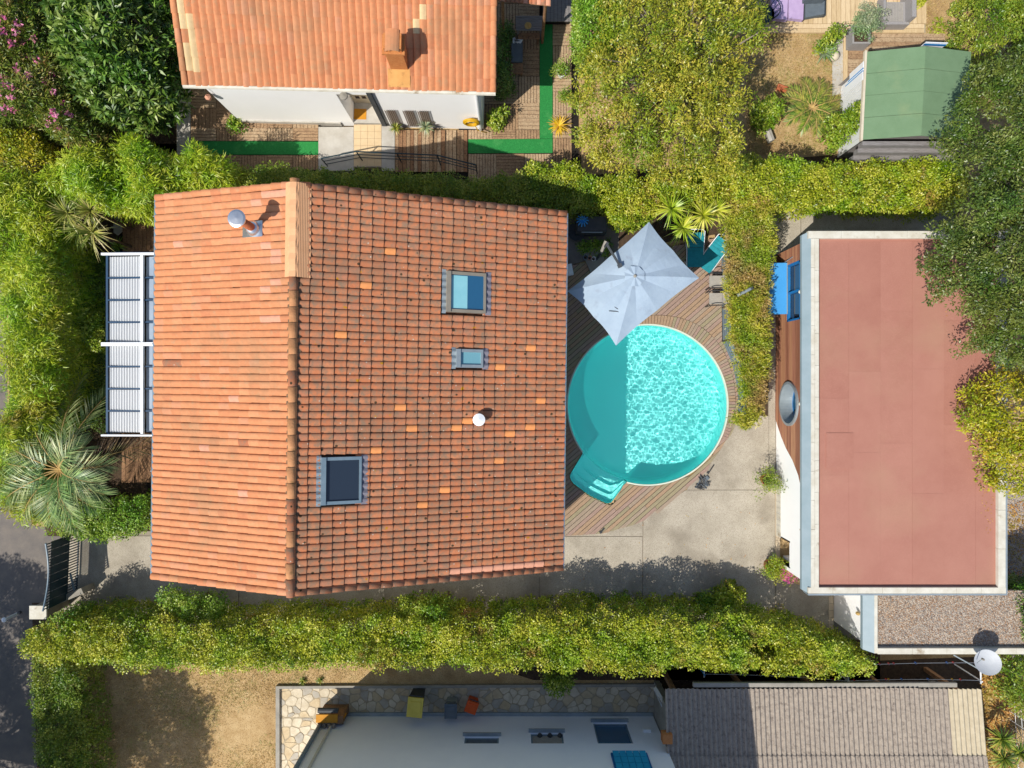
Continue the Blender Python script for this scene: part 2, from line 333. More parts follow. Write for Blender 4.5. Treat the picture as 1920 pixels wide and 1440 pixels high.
lm_leaflitter = leaf_mat('fallen_leaf', [S(170, 110, 50, .85), S(206, 150, 70, .85), S(224, 178, 100, .85), S(190, 120, 60, .85)])

# ------------------------------------------------------------------ foliage engine
def unit(a): return a / np.maximum(np.linalg.norm(a, axis=1, keepdims=True), 1e-9)
def leaf_mesh(name, c, ax, nr, L, W, m, parent, tint=None, bend=.12):
    n = len(c); ax = unit(ax); nr = unit(nr - ax * (nr * ax).sum(1, keepdims=True)); sd = np.cross(nr, ax)
    L = np.broadcast_to(L, n)[:, None]; W = np.broadcast_to(W, n)[:, None]
    v = np.empty((n, 4, 3)); v[:, 0] = c; mid = c + ax * L * .45 + nr * L * bend * .5
    v[:, 1] = mid + sd * W * .5; v[:, 3] = mid - sd * W * .5; v[:, 2] = c + ax * L - nr * L * bend * .6
    me = bpy.data.meshes.new(name); me.vertices.add(4 * n); me.vertices.foreach_set('co', v.ravel())
    me.loops.add(4 * n); me.loops.foreach_set('vertex_index', np.arange(4 * n, dtype=np.int32))
    me.polygons.add(n); me.polygons.foreach_set('loop_start', np.arange(0, 4 * n, 4, dtype=np.int32))
    try: me.polygons.foreach_set('loop_total', np.full(n, 4, dtype=np.int32))
    except Exception: pass
    at = me.attributes.new('tint', 'FLOAT', 'FACE')
    at.data.foreach_set('value', (R.random(n) if tint is None else tint).astype(np.float32))
    me.materials.append(m); me.update(calc_edges=True)
    return link_mesh(name, me, parent)
def pip(poly, p):
    x, y = p[:, 0], p[:, 1]; r = np.zeros(len(p), bool); n = len(poly)
    for i in range(n):
        x1, y1 = poly[i]; x2, y2 = poly[i - 1]
        c = ((y1 > y) != (y2 > y)) & (x < (x2 - x1) * (y - y1) / ((y2 - y1) or 1e-12) + x1); r ^= c
    return r
def edge_dist(poly, p):
    d = np.full(len(p), 1e9)
    for i in range(len(poly)):
        a = np.array(poly[i - 1]); b = np.array(poly[i]); ab = b - a
        t = np.clip(((p - a) @ ab) / max(ab @ ab, 1e-12), 0, 1); d = np.minimum(d, np.linalg.norm(p - a - t[:, None] * ab, axis=1))
    return d
def wob(p, sc, seed):
    g = np.random.default_rng(seed); o = 0
    for k in range(7):
        a = g.uniform(0, 6.28); f = sc * g.uniform(.5, 2.2); o = o + np.sin((p[:, 0] * math.cos(a) + p[:, 1] * math.sin(a)) * f + g.uniform(0, 6.28))
    return o / 7 ** .5
def jgrid(poly, s):
    q = np.array(poly); lo, hi = q.min(0), q.max(0)
    X, Y = np.meshgrid(np.arange(lo[0], hi[0] + s, s), np.arange(lo[1], hi[1] + s, s)); p = np.stack([X.ravel(), Y.ravel()], 1)
    p += R.uniform(-.55, .55, p.shape) * s; return p[pip(poly, p)]
SP = {  # leaf length, width, clump radius, leaves per clump, spacing, outward, droop, mode
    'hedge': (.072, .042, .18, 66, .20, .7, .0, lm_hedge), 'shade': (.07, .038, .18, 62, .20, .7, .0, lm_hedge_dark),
    'bamboo': (.18, .028, .27, 62, .22, .9, -.45, lm_bamboo), 'cypress': (.10, .026, .15, 64, .17, 1.0, .15, lm_cypress),
    'plane': (.25, .075, .04, 18, .20, 1.0, -.05, lm_plane), 'oleander': (.15, .034, .2, 46, .2, .9, .1, lm_oleander),
    'loose': (.105, .038, .26, 60, .25, .8, -.2, lm_loose), 'autumn': (.10, .04, .28, 56, .27, .8, -.1, lm_autumn),
    'albizia': (.09, .036, .22, 84, .205, .9, -.1, lm_albizia), 'flower': (.10, .08, .07, 12, .2, .9, .1, None), 'shrub': (.085, .046, .17, 60, .19, .7, 0, lm_shrub), 'jasmine': (.075, .045, .18, 58, .21, .7, 0, lm_jasmine)}
def clump_leaves(name, cc, sp, parent, scale=1.0, nmul=1.0, mat=None):
    L, W, r, n, s, ow, dr, m = SP[sp]; m = mat or m; n = max(3, int(n * nmul)); k = len(cc)
    c = np.repeat(cc, n, 0); N = len(c)
    d = R.normal(size=(N, 3)); d[:, 2] = np.abs(d[:, 2]) * .9 - .25; d = unit(d)
    rr = np.repeat(r * R.uniform(.7, 1.3, k), n) * (R.random(N) ** .4)
    q = c + d * rr[:, None] * np.array([1, 1, .75])
    j = R.normal(size=(N, 3)) * .55
    ax = d * ow + j; ax[:, 2] += dr
    nr = np.array([0, 0, 1.0]) * .8 + d * .6 + R.normal(size=(N, 3)) * .4
    ct = np.repeat(R.random(k), n)
    t = np.clip(.5 * ct + .5 * R.random(N), 0, 1)
    o = leaf_mesh(name, q, ax, nr, L * scale * R.uniform(.7, 1.25, N), W * scale * R.uniform(.75, 1.2, N), m, parent, t)
    return o
def foliage(name, label, cat, polypx, ztop, sp, drop=.3, rw=.5, zvar=.12, zbot=.15, base=None, group=None, part='foliage', stem=True, wsc=2.2,
            density=1.0, hole=0.0, low=True, mat=None, trunk_r=.06, limbs=14, scale=1.0, twig=None, sides=True):
    zr = ztop - drop; poly = [tuple(P(x, y, zr).xy) for x, y in polypx]
    L, W, r, n, s, ow, dr, m = SP[sp]; seed = int(R.integers(1e9))
    p = jgrid(poly, s * scale); d = edge_dist(poly, p)
    p = p[d > r * .6 + L * .25]; d = edge_dist(poly, p)
    keep = wob(p, 2.4, seed + 5) > -2.2 + 2.6 * hole; p = p[keep]; d = d[keep]
    z = ztop - r * .6 - drop * (1 - np.clip(d / rw, 0, 1)) ** 2 + wob(p, wsc, seed) * zvar + wob(p, wsc * 3.2, seed + 1) * zvar * .5
    cs = [np.c_[p, z]]
    if low:
        p2 = jgrid(poly, s * scale * 1.35); p2 = p2[edge_dist(poly, p2) > r * .8]
        p2 = p2[wob(p2, 2.4, seed + 5) > -2.2 + 2.6 * hole]
        d2 = edge_dist(poly, p2)
        for dz in (.34, .75):
            if zr - dz > zbot: cs.append(np.c_[p2, ztop - dz - drop * (1 - np.clip(d2 / rw, 0, 1)) ** 2 + wob(p2, wsc, seed) * zvar])
    if sides:
        per = []; sgn = 1 if sum(poly[i - 1][0] * poly[i][1] - poly[i][0] * poly[i - 1][1] for i in range(len(poly))) > 0 else -1
        for i in range(len(poly)):
            a = np.array(poly[i - 1]); b = np.array(poly[i]); l = np.linalg.norm(b - a); k = max(1, int(l / (s * scale * 1.1)))
            per.append(a + (b - a) * (np.arange(k)[:, None] + R.random((k, 1))) / k + sgn * np.array([-(b - a)[1], (b - a)[0]]) / max(l, 1e-6) * (r * 1.0 + L * .35))
        per = np.concatenate(per); cen = np.array(poly).mean(0)
        zz = np.arange(zbot, zr - .05, s * 1.5)
        for zc in zz:
            q = per + R.normal(size=per.shape) * .07
            q = q[pip(poly, q) | (R.random(len(q)) < .15)]
            cs.append(np.c_[q, np.full(len(q), zc) + R.uniform(-.1, .1, len(q))])
    cc = np.concatenate(cs)
    bx = P(*base) if base else Vector((*np.array(poly).mean(0), 0))
    t = thing(name, label, cat, (bx.x, bx.y, 0), group)
    clump_leaves(part, cc, sp, t, scale, density, mat)
    if stem:
        g = MB(); deep = cc[(edge_dist(poly, cc[:, :2]) > .3) & pip(poly, cc[:, :2])]; tops = (deep if len(deep) > 6 else cc); tops = tops[R.choice(len(tops), min(limbs, len(tops)), replace=False)]
        fork = Vector((bx.x, bx.y, max(.25, zbot * .8)))
        if base or cat in ('tree', 'palm'):
            g.tube([(bx.x, bx.y, -.02), (bx.x + .03, bx.y - .02, fork.z * .5), fork], [trunk_r * 1.25, trunk_r, trunk_r * .9], 8)
            for q in tops:
                q = Vector(q); mid = fork.lerp(q, .5) + Vector((rnd.uniform(-.12, .12), rnd.uniform(-.12, .12), .18))
                g.tube([fork, mid, q], [trunk_r * .55, trunk_r * .34, .008], 5)
            g.build('trunk', twig or m_bark, t)
        else:
            for q in tops[:18]:
                q = Vector(q); MB().tube([(q.x + rnd.uniform(-.1, .1), q.y + rnd.uniform(-.1, .1), -.02), (q.x, q.y, q.z * .5), q], [.03, .022, .008], 5).build('stem', twig or m_bark, t)
    return t, cc
def blade_rosette(name, c, n, L, W, m, parent, elev=(.05, 1.3), droop=.35, seg=3):
    "sword leaves radiating from a point, each a tapering ribbon"
    c = np.array(c, float); az = np.arange(n) * 2.39996 + R.uniform(0, 6.28); el = R.uniform(elev[0], elev[1], n)
    V = []; Fq = []; T = []
    for a, e in zip(az, el):
        l = L * R.uniform(.75, 1.1); h = np.array([math.cos(a), math.sin(a), 0]); sd = np.array([-math.sin(a), math.cos(a), 0]); b = len(V); tt = R.random()
        for i in range(seg + 1):
            t = i / seg; up = math.sin(e) * t * l - droop * l * t * t * math.cos(e); p = c + h * math.cos(e) * t * l + np.array([0, 0, up])
            w = W * (.55 + .9 * t if t < .35 else (1 - t) * 1.35 + .02)
            V += [p - sd * w / 2, p + sd * w / 2 + np.array([0, 0, .15 * w])]
        for i in range(seg): Fq.append((b + 2 * i, b + 2 * i + 1, b + 2 * i + 3, b + 2 * i + 2)); T.append(tt)
    me = bpy.data.meshes.new(name); me.from_pydata([tuple(v) for v in V], [], Fq); at = me.attributes.new('tint', 'FLOAT', 'FACE'); at.data.foreach_set('value', np.array(T, np.float32))
    me.materials.append(m); me.update(); return link_mesh(name, me, parent)
def frond(name, c, az, elev, L, droop, lf, n, m, parent, wid=.035):
    "feather leaf: curved midrib with leaflets on both sides"
    c = np.array(c, float); h = np.array([math.cos(az), math.sin(az), 0]); sd = np.array([-math.sin(az), math.cos(az), 0])
    f = lambda t: c + h * math.cos(elev) * L * t + np.array([0, 0, math.sin(elev) * L * t - droop * L * t * t])
    C = []; A = []; N = []; LL = []
    for t in np.linspace(.16, 1, n):
        p = f(t); tg = f(min(t + .02, 1.02)) - f(t - .02); tg /= np.linalg.norm(tg); up = np.cross(tg, sd) * -1
        if up[2] < 0: up = -up
        for s in (-1, 1):
            C.append(p); A.append(sd * s * (1.0 - .45 * t) + tg * (.35 + .7 * t) + up * .25 + R.normal(size=3) * .08 + np.array([0, 0, -.12])); N.append(up + sd * s * -.3)
            LL.append(lf * (.45 + 1.1 * math.sin(min(1, t * 1.02) * math.pi * .82)) * R.uniform(.85, 1.1))
    o = leaf_mesh(name, np.array(C), np.array(A), np.array(N), np.array(LL), wid, m, parent, bend=.05)
    g = MB().tube([f(t) for t in np.linspace(0, 1, 8)], list(np.linspace(.022, .004, 8)), 5)
    link_mesh('midrib', g.mesh('midrib', m_straw), o)
    return o

# ================================================================== THE SETTING
road_poly = PP([(-1400, 300), (12, 300), (14, 800), (60, 985), (150, 1000), (160, 1120), (70, 1140), (62, 1240), (75, 1500), (80, 2400), (-1400, 2400)])
sheet('road', road_poly, .004, m_asphalt, kind='structure')
# planting beds (dark soil under hedges and shrubs)
def bed(pts): sheet('planting_bed', PP(pts), .008, m_bed, kind='structure')
bed([(15, 270), (1090, 270), (1090, 330), (1800, 270), (1800, 400), (1460, 400), (1460, 800), (1380, 800), (1340, 440), (1150, 470), (1062, 400), (300, 360), (300, 1010), (90, 1005), (18, 800)])
bed([(60, 1130), (1650, 1150), (1650, 1275), (1000, 1275), (900, 1242), (150, 1240), (160, 1470), (70, 1470)])
bed([(1230, 1255), (1860, 1230), (1860, 1300), (1230, 1300)])
bed([(0, -100), (330, -100), (330, 300), (0, 300)])
# driveway: cast slabs with open joints
drive = tag(MB().poly(ccw([tuple(P(x, y).xy) + (.010,) for x, y in [(140, 995), (1050, 1002), (1130, 1003), (1205, 984), (1250, 955), (1320, 890), (1376, 815), (1392, 788), (1440, 788), (1440, 378), (1792, 378), (1792, 462), (1502, 462), (1502, 690), (1462, 700), (1462, 1080), (1640, 1200), (140, 1175)]])).build('driveway', m_djoint), kind='structure')
def slab(pts, z=.03, m=m_drive):
    o = MB().prism(PP(pts), .0, z).build('slab', m, drive); return o
slab([(120, 1004), (448, 1006), (447, 1160), (120, 1160)])
slab([(450, 1006), (1011, 1006), (1010, 1165), (449, 1160)])
slab([(1013, 1006), (1204, 1006), (1203, 1170), (1012, 1165)])
slab([(1206, 970), (1206, 1006), (1205, 1170), (1452.6, 1172), (1452.6, 919), (1285, 919), (1240, 950)])
slab([(1455, 1082), (1455, 1172), (1562, 1182), (1562, 1118)])
slab([(1287, 917.8), (1440.6, 917.8), (1440.6, 780), (1384, 780), (1368, 810)])
slab([(1060, 1004.6), (1204.8, 1004.6), (1204.8, 972), (1130, 992), (1060, 998)])
slab([(1441.2, 918), (1453, 918), (1453, 690), (1441.5, 690)])
slab([(1440, 380), (1500, 380), (1500, 690), (1440, 688)])
slab([(1502, 380), (1790, 380), (1790, 460), (1502, 460)])
slab([(1453.8, 920), (1462, 920), (1462, 1080), (1453.8, 1080)], .034, m_beige_tile)
# yard of the house below: crazy paving
def voronoi_stones(outer, cell, seed):
    g = np.random.default_rng(seed); q = np.array(outer); lo, hi = q.min(0), q.max(0)
    X, Y = np.meshgrid(np.arange(lo[0] - cell, hi[0] + 2 * cell, cell), np.arange(lo[1] - cell, hi[1] + 2 * cell, cell))
    s = np.stack([X.ravel(), Y.ravel()], 1) + g.uniform(-.42, .42, (X.size, 2)) * cell * 1.25
    out = []
    for i, c in enumerate(s):
        poly = [np.array(p, float) for p in ccw(outer)]
        for j, o in enumerate(s):
            if i == j or np.abs(o - c).max() > 3 * cell: continue
            mid = (c + o) / 2; nrm = o - c; nrm = nrm / np.linalg.norm(nrm); mid = mid - nrm * .009; new = []
            for k in range(len(poly)):
                a, b = poly[k - 1], poly[k]; da, db = (a - mid) @ nrm, (b - mid) @ nrm
                if (da <= 0) != (db <= 0): new.append(a + (b - a) * da / (da - db))
                if db <= 0: new.append(b)
            poly = new
            if len(poly) < 3: break
        if len(poly) >= 3:
            pa = np.array(poly); ar = .5 * abs(np.dot(pa[:, 0], np.roll(pa[:, 1], 1)) - np.dot(pa[:, 1], np.roll(pa[:, 0], 1)))
            if ar > .012: out.append(pa)
    return out
pav = tag(MB().poly(ccw([tuple(P(x, y).xy) + (.012,) for x, y in [(526, 1288), (1232, 1284), (1232, 1345), (606, 1345), (606, 1500), (526, 1500)]])).build('stone_paving', m_joint), kind='structure')
for outer in ([(527, 1346), (604, 1346), (604, 1480), (527, 1480)], [(527, 1289), (1230, 1286), (1230, 1344), (527, 1344)]):
    for pa in voronoi_stones([tuple(P(x, y).xy) for x, y in outer], .29, 5):
        c = pa.mean(0); pa = c + (pa - c) * rnd.uniform(.9, 1.0)
        rough = []
        for k in range(len(pa)):                       # knock the corners off
            a, b, d = pa[k - 1], pa[k], pa[(k + 1) % len(pa)]
            rough += [b + (a - b) * .18, b + (d - b) * .18]
        MB().prism(rough, 0, .018 + rnd.uniform(0, .012)).build('stone', rnd.choice([m_paver, m_paver, m_paver2, m_paver3]), pav)
o = MB().prism(PP([(519, 1284), (1240, 1280), (1240, 1285), (526, 1289), (526, 1500), (519, 1500)]), 0, .12).build('paving_kerb', m_greywall, None)
tag(o, 'low grey kerb edging the crazy paving beside the dry yard', 'kerb')

# ================================================================== MAIN HOUSE
ROT = math.radians(-.62); RC = Vector((-5.62, -.12, 0))
def hr(x, y, z):
    dx, dy = x - RC.x, y - RC.y; c, s_ = math.cos(ROT), math.sin(ROT)
    return Vector((RC.x + c * dx - s_ * dy, RC.y + s_ * dx + c * dy, z))
XL, XR, XE = -9.86, -5.62, 1.50; ZL, ZR, ZE = 4.75, 6.15, 3.45; Y0, Y1 = -5.40, 5.15
house = thing('tiled_house', 'large house with two slopes of orange clay tiles beside the round pool', 'house', (-4, 0, 0))
g = MB()
for a, b_ in (((XL + .55, Y0 + .3), (XE - .5, Y1 - .3)),):
    x0, y0 = a; x1, y1 = b_
    zl = ZL + (x0 - XL) * (ZR - ZL) / (XR - XL) - .12; ze = ZE + (XE - x1) * (ZR - ZE) / (XE - XR) - .12
    A = [hr(x0, y0, 0), hr(x1, y0, 0), hr(x1, y0, ze), hr(XR, y0, ZR - .14), hr(x0, y0, zl)]; B = [Vector((p.x, p.y, p.z)) + (hr(x0, y1, 0) - hr(x0, y0, 0)) for p in A]
    g.poly(A); g.poly(B[::-1]); g.poly([A[0], A[4], B[4], B[0]]); g.poly([A[1], B[1], B[2], A[2]])
g.build('wall', m_cream, house)
roof = MB()
for (xa, za) in ((XL, ZL), (XE, ZE)):
    q = [hr(XR, Y0, ZR - .02), hr(XR, Y1, ZR - .02), hr(xa, Y1, za - .02), hr(xa, Y0, za - .02)]
    if xa > XR: q = q[::-1]
    roof.poly(q); roof.poly([p - Vector((0, 0, .1)) for p in q[::-1]])
roof = roof.build('roof', m_under, house)
class Slope:
    def __init__(s, o, u, v):
        s.o = Vector(o); s.u = Vector(u).normalized(); s.v = Vector(v).normalized(); s.n = s.u.cross(s.v)
        if s.n.z < 0: s.n = -s.n
        s.mat = Matrix(((s.u.x, s.v.x, s.n.x), (s.u.y, s.v.y, s.n.y), (s.u.z, s.v.z, s.n.z)))
    def pt(s, u, v, n=0): return s.o + s.u * u + s.v * v + s.n * n
    def px(s, x, y): q = ray_plane(x, y, s.o, s.n) - s.o; return q.dot(s.u), q.dot(s.v)
vdir = hr(XR, Y1, 0) - hr(XR, Y0, 0)
SR = Slope(hr(XR, Y0, ZR), hr(XE, Y0, ZE) - hr(XR, Y0, ZR), vdir)
SL = Slope(hr(XR, Y0, ZR), hr(XL, Y0, ZL) - hr(XR, Y0, ZR), vdir)
LR = (hr(XE, Y0, ZE) - hr(XR, Y0, ZR)).length; LL_ = (hr(XL, Y0, ZL) - hr(XR, Y0, ZR)).length
WROW = (Y1 - Y0 - .24) / 54
TT = [0, .05, .12, .24, .40, .56, .72, .87, 1.0]; TH = [0, .03, .05, .060, .062, .055, .042, .026, .012]
def tile_verts(length, w, tilt, flip=1):
    "one interlocking clay tile in (u, v, n): u down the slope, roll rising on the +v side"
    V = []; Q = []
    for u, n0 in ((0, 0), (length, tilt)):
        for t, h_ in zip(TT, TH): V.append((u, flip * w * (.5 - t), n0 + h_))
    k = len(TT)
    for t, h_ in zip(TT, TH): V.append((length, flip * w * (.5 - t), tilt + h_ - .022))
    V += [(0, -flip * w * .5, -.004), (length, -flip * w * .5, tilt - .012)]
    for i in range(k - 1):
        Q.append((i, k + i, k + i + 1, i + 1)); Q.append((k + i, 2 * k + i, 2 * k + i + 1, k + i + 1))
    Q.append((k - 1, 2 * k - 1, 3 * k + 1, 3 * k))
    return V, Q
def lay_tiles(sl, length, ncourse, rows, w, v0, mats, weights, skip, limit, parent, special=None, tilt=.036, tint=None):
    c = length / ncourse; V, Q = tile_verts(c + .045, w * .995, tilt)
    me = bpy.data.meshes.new('roof_tile'); me.from_pydata(V, [], Q); me.materials.append(mats[0]); me.update()
    made = 0; bv = []; bf = []; bm = []; allm = list(mats) + [m_tile_new, m_tile_pale, m_tile_pink, TR[5]]
    for k in range(ncourse):
        for r_ in range(rows):
            u = k * c; v = v0 + (r_ + .5) * w
            if skip(u + c * .5, v): continue
            m = special(k, r_) if special else None
            if m is None: m = rnd.choices(mats, weights)[0]
            ju, jv, jn = rnd.uniform(-.008, .008), rnd.uniform(-.005, .005), rnd.uniform(0, .006); ja = rnd.uniform(-.012, .012)
            mat = sl.mat @ Matrix.Rotation(ja, 3, 'Z'); o_ = sl.pt(u + ju, v + jv, jn + .004)
            if made < limit:
                o = bpy.data.objects.new('roof_tile', me); COL.objects.link(o); o.matrix_world = Matrix.Translation(o_) @ mat.to_4x4(); o.parent = parent
                o.material_slots[0].link = 'OBJECT'; o.material_slots[0].material = m; made += 1
            else:
                b0 = len(bv); mi = allm.index(m)
                for p in V: bv.append(tuple(o_ + mat @ Vector(p)))
                for q in Q: bf.append(tuple(b0 + i for i in q)); bm.append(mi)
    return bv, bf, bm, allm, made
def finish_field(bv, bf, bm, allm, parent):
    me = bpy.data.meshes.new('tile_field'); me.from_pydata(bv, [], bf)
    for m in allm: me.materials.append(m)
    me.polygons.foreach_set('material_index', bm); me.update()
    return tag(link_mesh('tile_field', me, parent), kind='stuff')
def rect_uv(sl, x0, y0, x1, y1):
    c = [sl.px(x, y) for x, y in ((x0, y0), (x1, y0), (x1, y1), (x0, y1))]
    return min(a for a, b in c), max(a for a, b in c), min(b for a, b in c), max(b for a, b in c)
W_RECT = [rect_uv(SR, 832, 514, 908, 585), rect_uv(SR, 850, 656, 903, 689), rect_uv(SR, 598, 857, 676, 942)]
inr = lambda r_, u, v, e=0: r_[0] - e < u < r_[1] + e and r_[2] - e < v < r_[3] + e
fresh = {(18, 20), (14, 22), (3, 34), (9, 21), (17, 30), (7, 46), (12, 12), (21, 25), (10, 10), (15, 40), (5, 41), (20, 33), (13, 21), (20, 21), (8, 24), (17, 16), (6, 18)}
b1 = lay_tiles(SR, LR, 24, 54, WROW, .12, TR, TW, lambda u, v: any(inr(r_, u, v) for r_ in W_RECT), 300, roof,
               lambda k, r_: m_tile_new if (k, r_) in fresh else (m_tile_pink if (r_ == 0 and 12 < k < 22) else None))
b2 = lay_tiles(SL, LL_, 14, 54, WROW, .12, TL, TW, lambda u, v: False, 0, roof,
               lambda k, r_: m_tile_pink if (k, r_) in {(1, 44), (1, 45), (2, 46), (1, 41), (2, 40), (1, 36), (2, 36), (3, 52), (2, 53), (1, 53), (0, 53), (5, 25), (4, 12), (11, 47), (8, 18)} else (TR[5] if (k, r_) in {(11, 30), (4, 19), (12, 30)} else None), tilt=.02)
nb = len(TR) + 4; off = len(b1[0])
finish_field(b1[0] + b2[0], b1[1] + [tuple(i + off for i in q) for q in b2[1]], b1[2] + [i + nb for i in b2[2]], b1[3] + b2[3], roof)
# verge tiles along both gables
def half_barrel(r0, r1, length, n=7, thick=.018):
    V = []; Q = []
    for u, r_ in ((0, r0), (length, r1)):
        for k in range(n + 1):
            t = math.pi * k / n; V.append((u, r_ * math.cos(t), r_ * math.sin(t) * .8))
    b_ = len(V)
    for k in range(n + 1):
        t = math.pi * k / n; V.append((length, (r1 - thick) * math.cos(t), (r1 - thick) * math.sin(t) * .8))
    for i in range(n): Q.append((i, i + 1, n + 2 + i, n + 1 + i)); Q.append((n + 1 + i, n + 2 + i, b_ + i + 1, b_ + i))
    return V, Q
def barrel_row(name, sl, length, count, v, n0, mats, parent, r=.095):
    c = length / count; V, Q = half_barrel(r * .86, r, c + .05)
    V = [(u, v_, z) for u, v_, z in V]
    me = bpy.data.meshes.new(name); me.from_pydata(V, [], Q); me.materials.append(mats[0]); me.polygons.foreach_set('use_smooth', [True] * len(Q)); me.update()
    for k in range(count):
        o = bpy.data.objects.new(name, me); COL.objects.link(o)
        o.matrix_world = Matrix.Translation(sl.pt(k * c, v + rnd.uniform(-.006, .006), n0 + rnd.uniform(0, .008))) @ (sl.mat @ Matrix.Rotation(-.05, 3, 'Y')).to_4x4(); o.parent = parent
        o.material_slots[0].link = 'OBJECT'; o.material_slots[0].material = rnd.choice(mats)
VT = Y1 - Y0
for sl, ln, ct, ms in ((SR, LR, 24, TR), (SL, LL_, 14, TL)):
    barrel_row('verge_tile', sl, ln, ct, .03, .025, ms, roof); barrel_row('verge_tile', sl, ln, ct, VT - .03, .025, ms, roof)
# ridge: mortar bed, ridge tiles, apricot strip of flashing
RS = Slope(hr(XR, Y0 - .06, ZR + .02), vdir, hr(XE, Y0, 0) - hr(XR, Y0, 0))
g = MB()
for side, sl in ((1, SR), (-1, SL)):
    prev = None
    for i in range(0, 110):
        v = VT * i / 110; w_ = .13 + .05 * rnd.random(); q = (sl.pt(.0, v, .075), sl.pt(w_, v, .05 + .02 * rnd.random()))
        if prev: g.poly([prev[0], prev[1], q[1], q[0]] if side > 0 else [prev[0], q[0], q[1], prev[1]])
        prev = q
g.build('ridge_mortar', m_mortar, roof)
barrel_row('ridge_tile', RS, VT + .12, 26, 0, .03, [m_ridge, m_ridge, TR[2], m_ridge], roof, .125)
g = MB(); va, vb = SR.px(560, 521)[1], SR.px(560, 345)[1]
prof = [(SL, .20), (SL, .10), (SL, .03)] + [(SR, .0)] + [(SR, .05 + .021 * i) for i in range(17)]
nv = 16; pts = []
for j in range(nv + 1):
    v = va + (vb - va) * j / nv; row = []
    for i, (sl, u) in enumerate(prof):
        h_ = .205 - u * .35 + (.006 if (i % 2 and i > 4) else 0) + .012 * math.sin(j * 2.1 + i) * (i in (2, 3, 4)); row.append(sl.pt(u, v, max(h_, .085)))
    pts.append(row)
for j in range(nv):
    for i in range(len(prof) - 1): g.poly([pts[j][i], pts[j][i + 1], pts[j + 1][i + 1], pts[j + 1][i]])
tag(g.build('ridge_flashing', m_flash, roof), 'apricot ribbed flashing over the end of the ridge')
# brownish worn patches near the ridge
# gutters
g = MB(); a = hr(XE + .06, Y0, ZE - .06); b_ = hr(XE + .06, Y1, ZE - .06); g.tube([a, b_], .055, 8); g.build('gutter', m_pvc, house)
g = MB(); a = hr(XL - .07, Y0 - .02, ZL - .05); b_ = hr(XL - .07, Y1 + .05, ZL - .05); g.tube([a, b_], .075, 8)
for i in range(9):
    q = a.lerp(b_, (i + .5) / 9); g.box(q, (.17, .03, .1))
g.build('gutter', m_metal_blue, house)
# roof windows
def roof_window(rc, frame_m, glass_m, blind=None):
    u0, u1, v0, v1 = rc
    fr = MB(); h_ = .14; t = .085
    def bar(ua, ub, va_, vb_, hh=h_):
        o = SR.pt(ua, va_, -.02); fr.obb(o, SR.u * (ub - ua), SR.v * (vb_ - va_), SR.n * (hh + .02))
    bar(u0 + .05, u0 + .17, v0, v1, h_ + .03); bar(u1 - .06, u1, v0, v1); bar(u0 + .17, u1 - .06, v0, v0 + t); bar(u0 + .17, u1 - .06, v1 - t, v1)
    f = fr.build('roof_window', frame_m, roof)
    g = MB(); g.obb(SR.pt(u0 + .17, v0 + t, .02), SR.u * (u1 - u0 - .23), SR.v * (v1 - v0 - 2 * t), SR.n * .07); g.build('pane', glass_m, f)
    if blind:
        g = MB(); g.obb(SR.pt(u0 + .2, v0 + t + .02, .092), SR.u * (u1 - u0 - .23) * .48, SR.v * (v1 - v0 - 2 * t - .04), SR.n * .004); g.build('blind', blind, f)
    # lead apron below, corrugated upstand above
    for ua, ub, mm in ((u1, u1 + .17, m_lead), (u0 - .07, u0 + .05, m_metal)):
        g = MB(); n = 30; prev = None
        for i in range(n + 1):
            v = v0 - .04 + (v1 - v0 + .08) * i / n; h_ = .058 + .022 * math.cos((v - .12) / WROW * 2 * math.pi + 2.4)
            q = (SR.pt(ua, v, h_ + .035), SR.pt(ub, v, h_ + .028))
            if prev: g.poly([prev[0], prev[1], q[1], q[0]])
            prev = q
        g.build('flashing', mm, f)
m_lead = M('lead_apron', S(150, 146, 156, .75), S(126, 122, 134, .75), 6, .6)
m_bronze = M('taupe_frame', S(158, 150, 136, .75), S(146, 138, 124, .75), 3, .5)
m_blind = M('aqua_blind', S(150, 212, 222, .8), S(140, 204, 216, .8), 3, .6)
roof_window(W_RECT[0], m_bronze, m_glass_blue, m_blind)
roof_window(W_RECT[1], m_metal, m_glass_teal)
roof_window(W_RECT[2], m_metal_blue, m_glass_dark)
# small white roof vent
u, v = SR.px(899, 786); q = SR.pt(u, v, 0)
g = MB().lathe(q, [(.11, -.1), (.11, .25)], 14); vt = g.build('roof_vent', m_pvc, roof)
MB().lathe(q + Vector((0, 0, .27)), [(.17, 0), (.175, .03), (.02, .1)], 16).build('cap', m_pvc, vt)
# metal chimney with disc cowl
u, v = SL.px(478, 430); q = SL.pt(u, v, 0)
g = MB(); g.obb(SL.pt(u - .3, v - .22, .06), SL.u * .62, SL.v * .42, SL.n * .03); g.lathe(q, [(.22, -.05), (.2, .1), (.13, .28)], 16); ch = g.build('flue', m_steel, roof, True)
MB().lathe(q + Vector((0, 0, .2)), [(.105, 0), (.105, .75)], 18).build('pipe', m_terra, ch, True)
MB().lathe(q + Vector((0, 0, .95)), [(.13, 0), (.13, .2), (.215, .22), (.22, .25), (.17, .265), (.01, .275)], 24).build('cowl', m_steel, ch, False)

